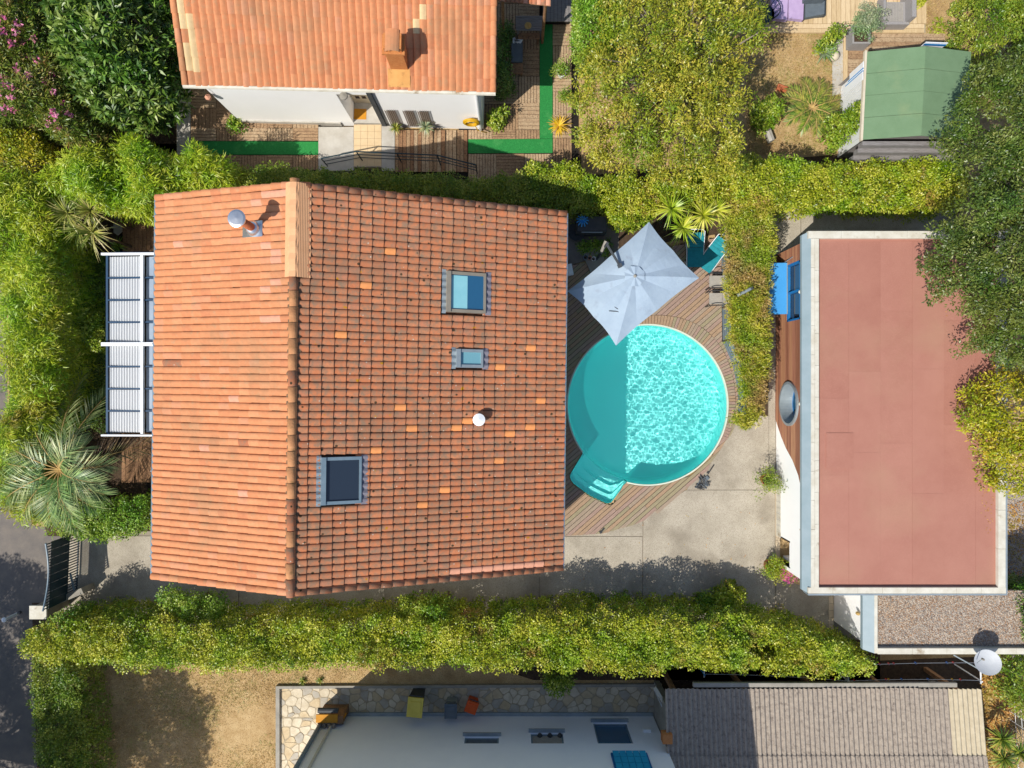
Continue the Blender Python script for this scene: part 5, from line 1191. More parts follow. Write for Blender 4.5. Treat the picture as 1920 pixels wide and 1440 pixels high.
def arm_chair(px, py, label):
    t = thing('garden_chair', label, 'chair', P(px, py, 0), 'grey chairs along the fence')
    def add(g, n, m): me = g.mesh(n, m); o = bpy.data.objects.new(n, me); COL.objects.link(o); o.parent = t
    add(MB().box((-.06, 0, .44), (.44, .38, .03)), 'seat', m_greyfab); add(MB().obb((.18, -.2, .46), (.14, 0, .42), (0, .4, 0), (-.02, 0, .02)), 'backrest', m_greyfab)
    for s in (-1, 1):
        add(MB().tube([(-.3, s * .24, DZ), (-.26, s * .25, .6), (-.2, s * .25, .66), (.22, s * .24, .66), (.3, s * .22, .88)], .018, 6), 'armrest', m_dark); add(MB().tube([(.26, s * .24, .66), (.3, s * .24, DZ)], .016, 6), 'leg', m_dark)
    add(MB().tube([(-.26, -.24, .42), (-.26, .24, .42)], .015, 6), 'stretcher', m_dark)
arm_chair(1338, 531, 'grey fabric chair with black arms right next to the teal deck chair'); arm_chair(1338, 563, 'grey fabric chair with black arms, the one further down the fence')
# blue-grey screen fence in front of the column hedge
fn = thing('screen_fence', 'blue-grey screen fence with dark frames between deck and clipped hedge', 'fence', P(1356, 600, 0)); fp = [(1351, 440), (1352, 505), (1353, 570), (1354, 640), (1372, 682), (1382, 730), (1383, 788)]; 
for i, (a, b_) in enumerate(zip(fp, fp[1:])):
    A_ = P(*a); B_ = P(*b_); d = (B_ - A_); nrm = Vector((-d.y, d.x, 0)).normalized(); hgt = .95
    MB().obb(A_ + d * .02 + Vector((0, 0, .06)), d * .96, nrm * .02, (0, 0, hgt - .06)).build('panel', m_metal_blue, fn)
    for k in range(1, 4): MB().obb(A_ + d * .02 - nrm * .006 + Vector((0, 0, .06 + k * .22)), d * .96, nrm * .008, (0, 0, .012)).build('panel_groove', m_dkgrey, fn)
    MB().tube([A_, A_ + Vector((0, 0, hgt + .03))], .025, 6).build('post', m_dark, fn)
MB().tube([P(*fp[-1]), P(*fp[-1]) + Vector((0, 0, 1))], .025, 6).build('post', m_dark, fn)
o = MB().tube([P(1383, 554, 1.72), P(1408, 541, 1.72)], .05, 8).build('grey_pipe', m_metal); tag(o, 'short grey pipe lying on top of the clipped column hedge', 'pipe'); MB().tube([P(1407, 541.5, 1.72), P(1411, 539.5, 1.72)], .062, 8).build('pipe_socket', m_dkgrey, o)
# shady corner between house and parasol: barbecue cabinet, round stove, pots
bq = thing('barbecue', 'dark barbecue cabinet in the shady corner by the hedge', 'barbecue', P(1112, 420, 0)); q = P(1110, 420, .8)
MB().box((q.x, q.y, .4), (1.0, .5, .72)).build('cabinet', m_dkgrey, bq); MB().box((q.x, q.y, .8), (.95, .48, .08)).build('lid', m_dark, bq); MB().tube([(q.x - .35, q.y - .28, .82), (q.x + .35, q.y - .28, .82)], .015, 6).build('lid_handle', m_metal, bq)
o = thing('fire_bowl', 'round dark fire bowl on the shady terrace by the eave', 'fire bowl', P(1080, 438, 0)); MB().lathe(P(1080, 438, 0), [(.12, 0), (.2, .18), (.32, .3), (.31, .32), (.1, .2)], 20).build('bowl', m_dkgrey, o); MB().lathe(P(1080, 438, 0), [(.15, -.0), (.12, .06)], 14).build('foot', m_dark, o)
g = MB(); q = P(1092, 414, .9)
for k in range(11): t = k * .57; g.tube([q, q + Vector((.12 * math.cos(t), .12 * math.sin(t), .12)), q + Vector((.2 * math.cos(t), .2 * math.sin(t), .02))], .022, 5)
g.tube([P(1086, 426, .0), q], .03, 6); o = g.build('feather_duster', m_blue, None); tag(o, 'pale blue ruffled mop leaning by the barbecue', 'mop')
sp_ = tag(MB().prism(PP([(1062, 395), (1160, 395), (1160, 470), (1062, 500)]), 0, .02).build('corner_paving', m_asphalt), kind='structure')
for i, (x, y, r_, mm) in enumerate(((1097, 484, .085, m_metal_blue), (1105, 485, .075, m_tile_pink), (1112, 487, .08, m_pvc))):
    o = MB().lathe(P(x, y, .02), [(r_ * .7, 0), (r_, .2), (r_ * .85, .2), (r_ * .7, .08)], 14).build('small_pot', mm); tag(o, ['small blue-grey pot in the pot row by the parasol mast', 'small rose pot between a grey and a white one', 'small white pot in the pot row by the parasol mast'][i], 'pot'); MB().lathe(P(x, y, .12), [(r_ * .6, 0), (.01, .05)], 10).build('soil', m_bed, o)
o = MB().box(P(1068, 506, .15), (.2, .38, .18), .2).build('white_sack', m_pvc); tag(o, 'white sack lying on the shaded boards by the eave', 'sack'); MB().box(P(1068, 506, .265), (.13, .28, .05), .35).build('sack_fold', m_pvc, o)
o = foliage('lawn_patch', 'dark green plants in the shady corner beside the parasol mast', 'plant', [(1085, 450), (1145, 448), (1145, 480), (1085, 478)], .35, 'jasmine', .1, .2, zbot=.1, limbs=5)
# things on the driveway
tg = thing('tangled_swim_gear', 'tangled heap of black and grey swim gear on the driveway', 'swim gear', P(1318, 903, .03)); q = P(1318, 903, .05)
for k in range(9):
    pts = [q + Vector((rnd.uniform(-.2, .2) + .02 * k - .1, rnd.uniform(-.22, .22) + .02 * k - .1, .02 + rnd.random() * .05)) for _ in range(4)]; MB().tube(pts, .018, 5).build('strap', [m_dark, m_slate, m_dark][k % 3], tg)
MB().box(q + Vector((.1, .1, .02)), (.2, .14, .04), .7).build('pad', m_slate, tg); MB().tube([P(1303, 912, .05), P(1308, 916, .05), P(1316, 913, .05)], .012, 5).build('cord', m_dark, tg)
o = MB().box(P(1333, 880, .05), (.38, .035, .03), 1.0).build('dark_stick', m_dark); tag(o, 'short dark stick at the edge of the deck boards', 'stick'); MB().box(P(1327, 886, .06), (.06, .06, .03), 1.0).build('stick_end', m_dark, o)
o = MB().box(P(1129, 995, .08), (.2, .06, .03), .9).build('deck_bracket', m_dark); tag(o, 'small rusty bracket lying where deck meets concrete', 'bracket'); MB().box(P(1126, 998, .085), (.07, .09, .03), .4).build('bracket_plate', m_dark, o)
def pot_plant(px, py, r_, h_, sp, label, mats, n=60, mat=None, extra=None, spread=.28, name='potted_plant'):
    q = P(px, py, 0); t = thing(name, label, 'potted plant', q); MB().lathe(q + Vector((0, 0, .03)), [(r_ * .7, 0), (r_, h_), (r_ * .86, h_), (r_ * .8, h_ - .06)], 18).build('pot', mats, t); MB().lathe(q + Vector((0, 0, h_ - .03)), [(r_ * .82, 0), (.01, .01)], 14).build('soil', m_bed, t)
    cc = np.c_[R.normal(q.x, spread * .55, n), R.normal(q.y, spread * .55, n), R.uniform(h_ + .08, h_ + .08 + spread * 1.6, n)]; clump_leaves('foliage', cc, sp, t, .65, .6, mat)
    if extra: clump_leaves('flower', cc[:10] + np.array(extra[0]), 'hedge', t, .7, .5, extra[1])
    return t
lm_mag = leaf_mat('magenta_petal', [S(206, 30, 140, .9), S(230, 50, 170, .9), S(240, 90, 190, .9)], transl=.2); lm_pink = leaf_mat('pink_petal', [S(226, 90, 150, .9), S(240, 130, 180, .9), S(250, 170, 205, .9)], transl=.2); lm_white = leaf_mat('white_petal', [(.8, .8, .78), (.85, .84, .82)], transl=.2)
pot_plant(1431, 897, .19, .3, 'shrub', 'terracotta pot with a wispy shrub against the white wave wall', m_terra, 46, lm_hedge_dark, None, .42)
pot_plant(1440, 1057, .24, .3, 'hedge', 'round pot with yellow-green leaves and a magenta flower cluster', m_terra, 70, lm_hedge, ((.28, -.1, .12), lm_mag), .34)
pot_plant(1057, 187, .13, .22, 'jasmine', 'small terracotta pot on the slatted deck beside the golden cycad', m_terra, 16, None, None, .14); pot_plant(1052, 142, .16, .26, 'jasmine', 'white pot with dark leaves at the deck edge in the house shade', m_pvc, 24, None, None, .2)
# ================================================================== VERANDA on the left of the tiled house
vr = thing('glazed_veranda', 'white veranda roof of ribbed translucent sheets beside the tiled slope', 'veranda', P(245, 650, 0)); VZ = 2.55; vx0 = P(203, 0, VZ).x; vx1 = P(267, 0, VZ + .12).x; vx2 = -9.05; vy1 = P(0, 480, VZ).y; vy0 = P(0, 812, VZ).y
for i in range(8):
    ya_ = vy1 + (vy0 - vy1) * i / 8; yb_ = vy1 + (vy0 - vy1) * (i + 1) / 8; n = 72; g = MB(); prev = None
    for k in range(n + 1):
        x = vx0 + .05 + (vx1 - vx0 - .07) * k / n; z = VZ + .12 * k / n + .02 * math.sin(k / n * 12 * 2 * math.pi); q = ((x, ya_ - .03, z), (x, yb_ + .03, z))
        if prev: g.poly([prev[0], prev[1], q[1], q[0]])
        prev = q
    g.build('roof_panel', m_opal, vr, True)
    MB().obb((vx1 + .17, yb_ + .03, VZ + .02), (vx2 - vx1 - .2, 0, .16), (0, abs(yb_ - ya_) - .06, 0), (0, 0, .01)).build('roof_panel', m_opal_grey, vr)
    MB().obb((vx1 + .03, yb_ + .03, VZ - .06), (.13, 0, .06), (0, abs(yb_ - ya_) - .06, 0), (0, 0, .01)).build('valley_strip', m_opal_grey, vr)
    for yy in ((ya_,) if i else ()): MB().obb((vx0, yy - .02, VZ - .05), (vx2 - vx0, 0, .15), (0, .045, 0), (0, 0, .1)).build('rafter', m_navy, vr)
MB().obb((vx0 - .05, vy0, VZ - .09), (.06, 0, 0), (0, vy1 - vy0, 0), (0, 0, .13)).build('edge_beam', m_navy, vr)
for x in (vx1 - .03,): MB().obb((x, vy0 - .02, VZ + .08), (.075, 0, 0), (0, vy1 - vy0 + .04, 0), (0, 0, .1)).build('purlin', m_pvc, vr)
for yy, w in ((vy1 + .03, .07), ((vy0 + vy1) / 2, .11), (vy0 - .06, .05)): MB().obb((vx0 - .12, yy - w / 2, VZ + .1), (vx2 - vx0, 0, .12), (0, w, 0), (0, 0, .08)).build('cross_beam', m_pvc, vr)
MB().obb((vx0 + .2, vy1 + .07, VZ - .1), (vx2 - vx0 - .3, 0, .1), (0, .06, 0), (0, 0, .1)).build('end_rail', m_navy, vr)
for yy in (vy1, (vy0 + vy1) / 2, vy0): MB().tube([(vx0, yy, 0), (vx0, yy, VZ)], .045, 8).build('post', m_navy, vr)
bd = tag(sheet('back_terrace', PP([(225, 385), (330, 385), (330, 1000), (225, 830)]), .012, m_gap), kind='structure'); x = 230.0
while x < 320: MB().prism(PP([(x, 380), (x + 7, 380), (x + 7, 480), (x, 480)], .05), .015, .05).build('plank', m_wood_brown, bd); x += 7.6
for i in range(12): MB().prism(PP([(228 + i * 8, 812), (235.4 + i * 8, 812), (235.4 + i * 8, 905), (228 + i * 8, 905)], .05), .015, .05).build('plank', m_wood_brown, bd)
bh_ = thing('grey_bench', 'narrow grey bench half under the bamboo beside the small deck', 'bench', P(220, 420, 0)); MB().prism(PP([(212, 388), (228, 388), (228, 434), (220, 441), (213, 436)], .45), .4, .45).build('seat', m_greywall, bh_)
for y in (396, 428): MB().box(P(220, y, .2), (.2, .06, .39)).build('leg', m_greywall, bh_)
# ================================================================== GATE AND PILLAR, left
gt = thing('driveway_gate', 'dark teal metal driveway gate with vertical bars', 'gate', P(148, 1060, 0)); A_ = P(152, 996, 0); B_ = P(147, 1114, 0); n = 24
for i in range(n):
    q = A_.lerp(B_, (i + .5) / n); hh = 1.72 - .2 * math.sin(math.pi * (i + .5) / n)
    MB().box((q.x, q.y, .06 + hh / 2), (.024, .03, hh)).build('bar', m_gateteal, gt)
rail = [A_.lerp(B_, t) + Vector((0, 0, 1.8 - .2 * math.sin(math.pi * t))) for t in np.linspace(0, 1, 12)]; MB().tube(rail, .03, 6).build('top_rail', m_metal_blue, gt)
for z in (.1, .62, 1.05, 1.35): MB().obb(A_ + Vector((-.02, 0, z)), B_ - A_, (.04, 0, 0), (0, 0, .035)).build('rail', m_gateteal, gt)
for i in range(8):
    q = A_.lerp(B_, i / 8); d = (B_ - A_) / 8; MB().obb(q + Vector((.014, 0, .66)), d * .97, (.012, 0, 0), (0, 0, .9)).build('sheet_panel', m_gateteal, gt)
gp = thing('gate_pillar', 'pale capped gate pillar with a low wall at the hedge end', 'pillar', P(80, 1140, 0)); q = P(72, 1148, 1.25)
MB().box((q.x, q.y, .6), (.44, .34, 1.2)).build('shaft', m_greywall, gp); MB().box((q.x, q.y, 1.24), (.56, .44, .08)).build('cap', m_coping, gp)
w0 = P(98, 1124, .6); w1 = P(155, 1100, .6); d = w1 - w0; nr = Vector((-d.y, d.x, 0)).normalized(); MB().obb(Vector((w0.x, w0.y, 0)) - nr * .22, d, nr * .2, (0, 0, .7)).build('low_wall', m_greywall, gp)
o = MB().tube([P(132, 1076, .9), P(141, 1114, .55)], .035, 6).build('gate_motor_arm', m_metal_blue); tag(o, 'blue-grey gate opener arm beside the dark teal gate', 'gate arm'); MB().box(P(141, 1116, .3), (.12, .12, .55)).build('motor_housing', m_metal_blue, o)
o = MB().lathe(P(38, 1148, 0), [(.05, 0), (.05, .7), (.08, .72), (.08, .78), (.02, .82)], 12).build('marker_post', m_pvc); tag(o, 'thin white marker post at the road beside the gate pillar', 'post'); MB().lathe(P(38, 1148, .5), [(.055, 0), (.055, .08)], 12).build('band', m_dkgrey, o)

# ================================================================== HOUSE BELOW (two storeys, shaded wall)
bh2 = thing('tall_pale_house', 'tall pale house wall in shade with small windows, beyond the paving', 'house', P(930, 1500, 0)); BY = P(0, 1341, 0).y; bx0, bx1 = P(606, 0, 0).x, P(1224, 0, 0).x; BH = 6.15
wins = [(870, 935, 1.42, 1.86), (996, 1058, 1.18, 1.86), (1121, 1188, .5, 1.86)]
g = MB(); cuts = []
for a, b_, z0, z1 in wins:
    zc = (z0 + z1) / 2; k = (H - zc) / F; cuts.append(((a - 960) * (H - z1) / F, (b_ - 960) * (H - z1) / F, z0, z1))
xs_ = [bx0] + [v for c in cuts for v in c[:2]] + [bx1]
blk = lambda x0, x1, z0, z1: g.obb((x0, BY - .3, z0), (x1 - x0, 0, 0), (0, .3, 0), (0, 0, z1 - z0))
for i in range(0, len(xs_), 2): blk(xs_[i], xs_[i + 1], 0, BH)
for x0, x1, z0, z1 in cuts: blk(x0, x1, 0, z0); blk(x0, x1, z1, BH)
g.obb((bx0, BY - 9, 0), (.3, 0, 0), (0, 8.7, 0), (0, 0, BH)); g.obb((bx1 - .3, BY - 9, 0), (.3, 0, 0), (0, 8.7, 0), (0, 0, BH)); g.build('wall', m_shadewall, bh2)
g = MB(); g.poly([(bx0 - .15, BY + .12, BH), (bx1 + .15, BY + .12, BH), (bx1 + .15, BY - 4.6, BH + 1.2), (bx0 - .15, BY - 4.6, BH + 1.2)]); g.poly([(bx0 - .15, BY - 4.6, BH + 1.2), (bx1 + .15, BY - 4.6, BH + 1.2), (bx1 + .15, BY - 9.2, BH), (bx0 - .15, BY - 9.2, BH)]); g.build('roof', TL[0], bh2)
for i, (x0, x1, z0, z1) in enumerate(cuts):
    f = MB(); f.obb((x0 + .002, BY - .1, z0 + .003), (.05, 0, 0), (0, .04, 0), (0, 0, z1 - z0 - .006)); f.obb((x1 - .052, BY - .1, z0 + .003), (.05, 0, 0), (0, .04, 0), (0, 0, z1 - z0 - .006)); f.obb((x0 + .052, BY - .1, z0 + .003), (x1 - x0 - .104, 0, 0), (0, .04, 0), (0, 0, .05))
    f = f.build('window', m_metal_blue, bh2); MB().poly([(x0 + .05, BY - .08, z0 + .01), (x1 - .05, BY - .08, z0 + .01), (x1 - .05, BY - .08, z1), (x0 + .05, BY - .08, z1)][::-1]).build('pane', [m_slate, m_greyfab, m_glass_blue][i], f)
    MB().obb((x0 - .07, BY + .003, z0 - .045), (x1 - x0 + .14, 0, 0), (0, .11, 0), (0, 0, .055)).build('sill', m_metal, f)
    if i == 1:
        for k in range(3): MB().lathe((x0 + .3 + k * .33, BY - .06, z0 + .001), [(.06, 0), (.09, .1), (.04, .18)], 8).build('window_guard_knob', m_dark, f)
sx0, sx1 = (1150 - 960) * (H - 2.75) / F, (1213 - 960) * (H - 2.75) / F; shut = None
for i in range(5):
    for j in range(3):
        w = (sx1 - sx0) / 5; MB().obb((sx0 + i * w, BY + .12 - j * .02, 2.52 + j * .3), (w - .012, 0, 0), (0, -.02, .29), (0, .015, .012)).build('shutter_slat', m_turq, bh2)
MB().obb((sx0 - .05, BY + .003, 2.5), (sx1 - sx0 + .1, 0, 0), (0, .05, 0), (0, 0, 1.0)).build('shutter_frame', m_blue2, bh2)
MB().obb((bx0 + .3, BY, .0), (bx1 - bx0 - .3, 0, 0), (0, .12, 0), (0, 0, .08)).build('plinth', m_metal, bh2)
for dx, r_, mm in ((.12, .07, m_metal_blue), (.5, .045, m_coping)): MB().tube([(bx0 + dx, BY + r_ + .01, .5), (bx0 + dx, BY + r_ + .01, BH)], r_, 8).build('downpipe', mm, bh2)
MB().tube([(bx0 + .62, BY + .06, .72), (bx0 + .75, BY + .1, .68), (bx0 + .88, BY + .06, .72)], .03, 6).build('wall_hook', m_dark, bh2)
MB().box((P(1214, 0, 1.2).x, BY + .05, 1.1), (.25, .1, .16)).build('meter_box', m_pvc, bh2)
# white boundary fins at the right end
o = MB().obb(P(1224, 1290, 0), P(1244, 1322, 0) - P(1224, 1290, 0), (.08, .05, 0), (0, 0, 1.3)).build('white_screen_wall', m_pvc); tag(o, 'thin white screen wall between the paving and the corrugated roof', 'screen wall'); MB().obb(P(1224, 1290, 1.3), P(1244, 1322, 1.3) - P(1224, 1290, 1.3), (.1, .06, 0), (0, 0, .04)).build('wall_cap', m_coping, o)
# porch box: ochre board, grey roll, shelves
lb = thing('wood_store', 'ochre topped wood store with a grey roll at the wall corner', 'wood store', P(632, 1335, 0)); a = P(606, 1338, 0)
MB().obb((a.x + .05, BY + .13, 0), (.85, 0, 0), (0, .26, 0), (0, 0, .85)).build('box', m_wood_brown, lb); MB().obb((a.x, BY + .18, .85), (.72, 0, 0), (0, .26, -.02), (0, 0, .04)).build('board', m_ochre, lb); MB().tube([(a.x + .05, BY + .55, .8), (a.x + .72, BY + .55, .8)], .085, 10).build('roll', m_dkgrey, lb)
MB().obb((a.x + .74, BY + .12, .5), (.2, .18, 0), (-.06, .06, 0), (0, 0, .3)).build('brace', m_ochre, lb)
for k in range(4): MB().tube([(a.x + .12 + k * .16, BY + .02, .9), (a.x + .12 + k * .16, BY + .16, .9)], .06, 8).build('log', m_paletwig, lb)
def wheel_bin(px, py, w, d, hgt, mm, rim, label, rz=0, cat='bin', nm='wheelie_bin'):
    q = P(px, py, hgt); t = thing(nm, label, cat, (q.x, q.y, 0)); c, s_ = math.cos(rz), math.sin(rz)
    def rect(ww, dd, z): return [Vector((q.x + c * x - s_ * y, q.y + s_ * x + c * y, z)) for x, y in ((-ww / 2, -dd / 2), (ww / 2, -dd / 2), (ww / 2, dd / 2), (-ww / 2, dd / 2))]
    g = MB(); A_ = rect(w * .78, d * .78, .04); B_ = rect(w * .95, d * .95, hgt - .06)
    for i in range(4): g.poly([A_[i], A_[(i + 1) % 4], B_[(i + 1) % 4], B_[i]])
    g.poly(A_[::-1]); g.build('body', rim, t); MB().prism(rect(w, d, 0), hgt - .06, hgt).build('lid', mm, t); MB().prism(rect(w * .7, d * .62, 0), hgt, hgt + .02).build('lid_panel', mm, t)
    y = d / 2 + .04; MB().tube([Vector((q.x + c * x - s_ * y, q.y + s_ * x + c * y, hgt - .05)) for x in (-w * .4, w * .4)], .018, 6).build('handle', m_dkgrey, t); return t
wheel_bin(778, 1327, .52, .66, .95, m_binyellow, m_dkgrey, 'yellow lidded wheelie bin at the pale wall', -.1); wheel_bin(845, 1334, .42, .5, .7, m_slate, m_metal, 'grey lidded box with pale rim between yellow and orange ones', 0, 'box', 'storage_box'); wheel_bin(884, 1327, .4, .4, .55, m_orange, m_orange, 'small orange plastic crate standing askew by the wall', -.35, 'crate', 'plastic_crate')
# ================================================================== CORRUGATED SHED, bottom right
cs = thing('corrugated_shed', 'long shed with a weathered corrugated fibre cement roof', 'shed', P(1550, 1400, 0)); CZ = 2.2
def csheet(x0, x1, y0, y1, z0, z1, m_):
    g = MB(); pitch = .152; n = max(6, int((x1 - x0) / pitch * 8)); ny = 2; V0 = len(g.v)
    for i in range(n + 1):
        x = x0 + (x1 - x0) * i / n; w = .034 * math.cos(2 * math.pi * x / pitch)
        for j in range(ny): t = j / (ny - 1); g.v.append((x, y0 + (y1 - y0) * t, z0 + (z1 - z0) * t + w))
        g.v += [(x, y0, z0 + w), (x, y0, z0 + w - .012)]
    for i in range(n): a = i * 4; g.f += [(a + 1, a + 5, a + 4, a), (a + 2, a + 6, a + 7, a + 3)]; g.m += [0, 0]
    g.build('roof_sheet', m_, cs, True)
cx0 = P(1247, 0, CZ).x; cx1 = P(1838, 0, CZ).x; cyt = P(0, 1291, CZ).y; cym = P(0, 1416, CZ + .22).y; nsh = 10
for i in range(nsh):
    a = cx0 + (cx1 - cx0) * i / nsh; b_ = cx0 + (cx1 - cx0) * (i + 1) / nsh; mm = m_fibro_new if i == nsh - 1 else m_fibro
    csheet(a, b_ + .02, cyt + rnd.uniform(-.02, .02), cym - .1, CZ + .002 * (i % 2), CZ + .25, mm); csheet(a, b_ + .02, cym, cym - 2.4, CZ + .265 + .002 * (i % 2), CZ + .8, m_fibro)
MB().obb((cx0 + .3, cyt - 2.4, 0), (cx1 - cx0 - .6, 0, 0), (0, .2, 0), (0, 0, CZ + .1)).build('rear_wall', m_greywall, cs)
for xx in (cx0 + .1, cx1 - .3): MB().obb((xx, cyt - 4, 0), (.2, 0, 0), (0, 3.3, 0), (0, 0, CZ - .03)).build('side_wall', m_greywall, cs)
for i in range(5): MB().box((cx0 + .4 + (cx1 - cx0 - .8) * i / 4, cyt - .3, CZ / 2 - .03), (.14, .14, CZ - .04)).build('post', m_wood_brown, cs)
MB().obb((cx0 + .2, cyt - .36, CZ - .18), (cx1 - cx0 - .4, 0, 0), (0, .1, 0), (0, 0, .12)).build('eave_beam', m_wood_brown, cs)
g = MB(); g.obb((cx0 + .9, cyt + .02, CZ - .14), (cx1 - cx0 - 1.6, 0, 0), (0, .13, 0), (0, 0, .1)); g.build('gutter', m_greywall, cs)
MB().box(P(1250, 1382, 2.35), (.3, .3, .3)).build('chimney_stub', m_brick, cs)
# washing lines
def wline(p0, p1, sag, label, seedpegs, where):
    t = thing('washing_line', label, 'washing line', Vector((p0.x, p0.y, p0.z))); n = 16; pts = [p0.lerp(p1, i / n) - Vector((0, 0, sag * 4 * (i / n) * (1 - i / n))) for i in range(n + 1)]; MB().tube(pts, .007, 5).build('cord', m_pvc, t)
    for x, col, nm in seedpegs:
        i = x * n; k = min(int(i), n - 1); q = pts[k].lerp(pts[k + 1], i - k); o = MB().box(q + Vector((0, 0, -.02)), (.035, .05, .085), rnd.uniform(-.4, .4)).build('clothes_peg', col); tag(o, nm + where, 'clothes peg', 'pegs on the washing lines'); MB().box(q + Vector((0, 0, .03)), (.045, .022, .02), .2).build('spring', m_metal, o)
m_pegr = M('peg_red', S(220, 60, 60, .9), None, 5, .5); m_pegb = M('peg_blue', S(60, 120, 210, .9), None, 5, .5)
rd, bl, ye = 'small red clothes peg on the ', 'small blue clothes peg on the ', 'small yellow clothes peg on the '
lp0, lp1, lp2 = P(1590, 1277, 1.3), P(1838, 1276, 1.3), P(1320, 1264, 1.3)
wline(lp0, lp1, .1, 'washing line between the thin posts with several coloured pegs', [(.05, m_pegr, rd), (.2, m_yellow, ye), (.3, m_pegr, rd), (.32, m_yellow, ye), (.42, m_pegb, bl), (.62, m_pegb, bl), (.8, m_yellow, ye), (.86, m_pegr, rd)], 'sagging line between the white posts')
wline(P(1640, 1246, 1.3), P(1836, 1243, 1.3), .05, 'straight washing line just below the gravel roof edge', [(.05, m_pegr, rd), (.14, m_pegr, rd), (.19, m_pegr, rd), (.4, m_pegb, bl), (.7, m_pegb, bl), (.76, m_pegr, rd)], 'straight line below the gravel roof edge')
wline(lp2, lp0, .12, 'washing line passing under the overhanging hedge', [(.4, m_yellow, ye), (.55, m_pegb, bl), (.75, m_pegr, rd), (.9, m_pegr, rd)], 'line under the overhanging hedge')
for q, lab in ((lp0, 'thin white washing line post halfway along the corrugated roof'), (lp1, 'thin white washing line post at the end of the corrugated roof'), (lp2, 'thin blue washing line post under the hedge edge')):
    o = MB().tube([(q.x, q.y, 0), (q.x, q.y, 1.4)], .025, 6).build('line_post', m_pvc if 'white' in lab else m_blue); tag(o, lab, 'post', 'washing line posts'); MB().obb((q.x - .02, q.y - .1, 1.3), (.04, 0, 0), (0, .5, 0), (0, 0, .03)).build('crossbar', m_pvc, o)
# leaf-strewn strip and wire fence on the right
ls = tag(sheet('leaf_strip', PP([(1842, 1232), (1885, 1232), (1895, 1460), (1862, 1460)]), .012, m_straw), kind='structure')
n = 2600; p = np.c_[R.uniform(P(1838, 0).x, P(1905, 0).x, n), R.uniform(P(0, 1450).y, P(0, 1235).y, n), np.full(n, .03)]; o = leaf_mesh('fallen_leaves', p, R.normal(size=(n, 3)) * [1, 1, .2], np.array([0, 0, 1.]) + R.normal(size=(n, 3)) * .3, .08, .05, lm_leaflitter, None); tag(o, 'orange fallen leaves on the strip beside the corrugated roof', 'fallen leaves', kind='stuff')
n = 1500; p = np.c_[R.uniform(P(1840, 0).x, P(1925, 0).x, n), R.uniform(P(0, 1130).y, P(0, 940).y, n), np.full(n, .05)]; o = leaf_mesh('fallen_leaves', p, R.normal(size=(n, 3)) * [1, 1, .2], np.array([0, 0, 1.]) + R.normal(size=(n, 3)) * .3, .07, .04, lm_leaflitter, None); tag(o, 'dry leaves scattered on the gravel strip beside the red roof', 'fallen leaves', kind='stuff')
wf = thing('wire_fence', 'pale wire mesh fence with thin posts behind the leaf strip', 'fence', P(1893, 1340, 0))
for i in range(14):
    y = 1236 + i * 16; q = P(1886 + i * .9, y); MB().tube([(q.x, q.y, 0), (q.x, q.y, 1.2)], .012, 5).build('picket', m_pvc, wf)
for z in (.3, .6, .9, 1.18): MB().tube([P(1886, 1236) + Vector((0, 0, z)), P(1898, 1445) + Vector((0, 0, z))], .007, 4).build('wire', m_pvc, wf)

# ================================================================== VEGETATION
foliage('broadleaf_tree', 'dark green broadleaf tree with star shaped leaf clusters beside the white house', 'tree', [(95, -60), (315, -60), (330, 60), (322, 150), (318, 190), (265, 222), (215, 228), (165, 205), (120, 150), (98, 60)], 3.9, 'plane', 1.1, 1.6, .26, 1.6, base=(235, 150), part='crown', trunk_r=.16, limbs=22, wsc=3.0)
t, cc = foliage('oleander', 'oleander bush covered in pink flowers', 'shrub', [(-60, -40), (60, -40), (100, 60), (135, 130), (165, 200), (190, 270), (150, 292), (100, 262), (60, 235), (-60, 250)], 3.2, 'oleander', .7, 1.0, .25, .5, limbs=18)
tops = cc[(cc[:, 2] > 2.55)]; px_ = 960 + tops[:, 0] * F / (H - tops[:, 2]); py_ = 720 - tops[:, 1] * F / (H - tops[:, 2]); tops = tops[(px_ > 0) & (py_ > 40)]
sel = tops[R.choice(len(tops), min(44, len(tops)), replace=False)]; sel[:, 2] += .2; clump_leaves('flower', sel, 'flower', t, 1, 1, lm_pink)['kind'] = 'stuff'
foliage('golden_bush', 'olive gold bush between the pink oleander and the bamboo', 'shrub', [(-60, 225), (45, 235), (85, 270), (110, 300), (70, 335), (-60, 335)], 2.7, 'autumn', .4, .6, .2, .3)
foliage('bamboo_hedge', 'bright yellow-green bamboo hedge running towards the roof corner', 'hedge', [(90, 305), (150, 285), (215, 272), (232, 250), (270, 256), (300, 285), (345, 296), (372, 268), (400, 290), (436, 300), (430, 345), (380, 362), (296, 384), (240, 402), (195, 398), (120, 372), (80, 350)], 3.0, 'bamboo', .5, .7, .28, .4, limbs=40)
foliage('bamboo_hedge', 'tall yellow-green bamboo hedge along the road edge', 'hedge', [(-30, 320), (80, 325), (100, 380), (112, 470), (128, 560), (118, 650), (112, 740), (90, 800), (40, 840), (-20, 850), (15, 760), (12, 640), (10, 560), (-30, 500)], 3.0, 'bamboo', .6, .7, .3, .3, limbs=50)
foliage('roadside_bamboo_tuft', 'golden green bamboo tuft under the blue palm at the road', 'hedge', [(-10, 830), (40, 830), (90, 900), (110, 985), (60, 985), (20, 950), (-10, 900)], 2.0, 'bamboo', .5, .5, .2, .2, limbs=10)
foliage('shaded_hedge', 'clipped hedge in the shadow of the tiled roof gable', 'hedge', [(450, 318), (520, 305), (600, 312), (690, 318), (800, 322), (900, 330), (980, 318), (1060, 335), (1120, 355), (1118, 395), (1060, 400), (900, 375), (700, 360), (560, 350), (450, 360)], 1.75, 'shade', .3, .4, .12, .2, limbs=40)
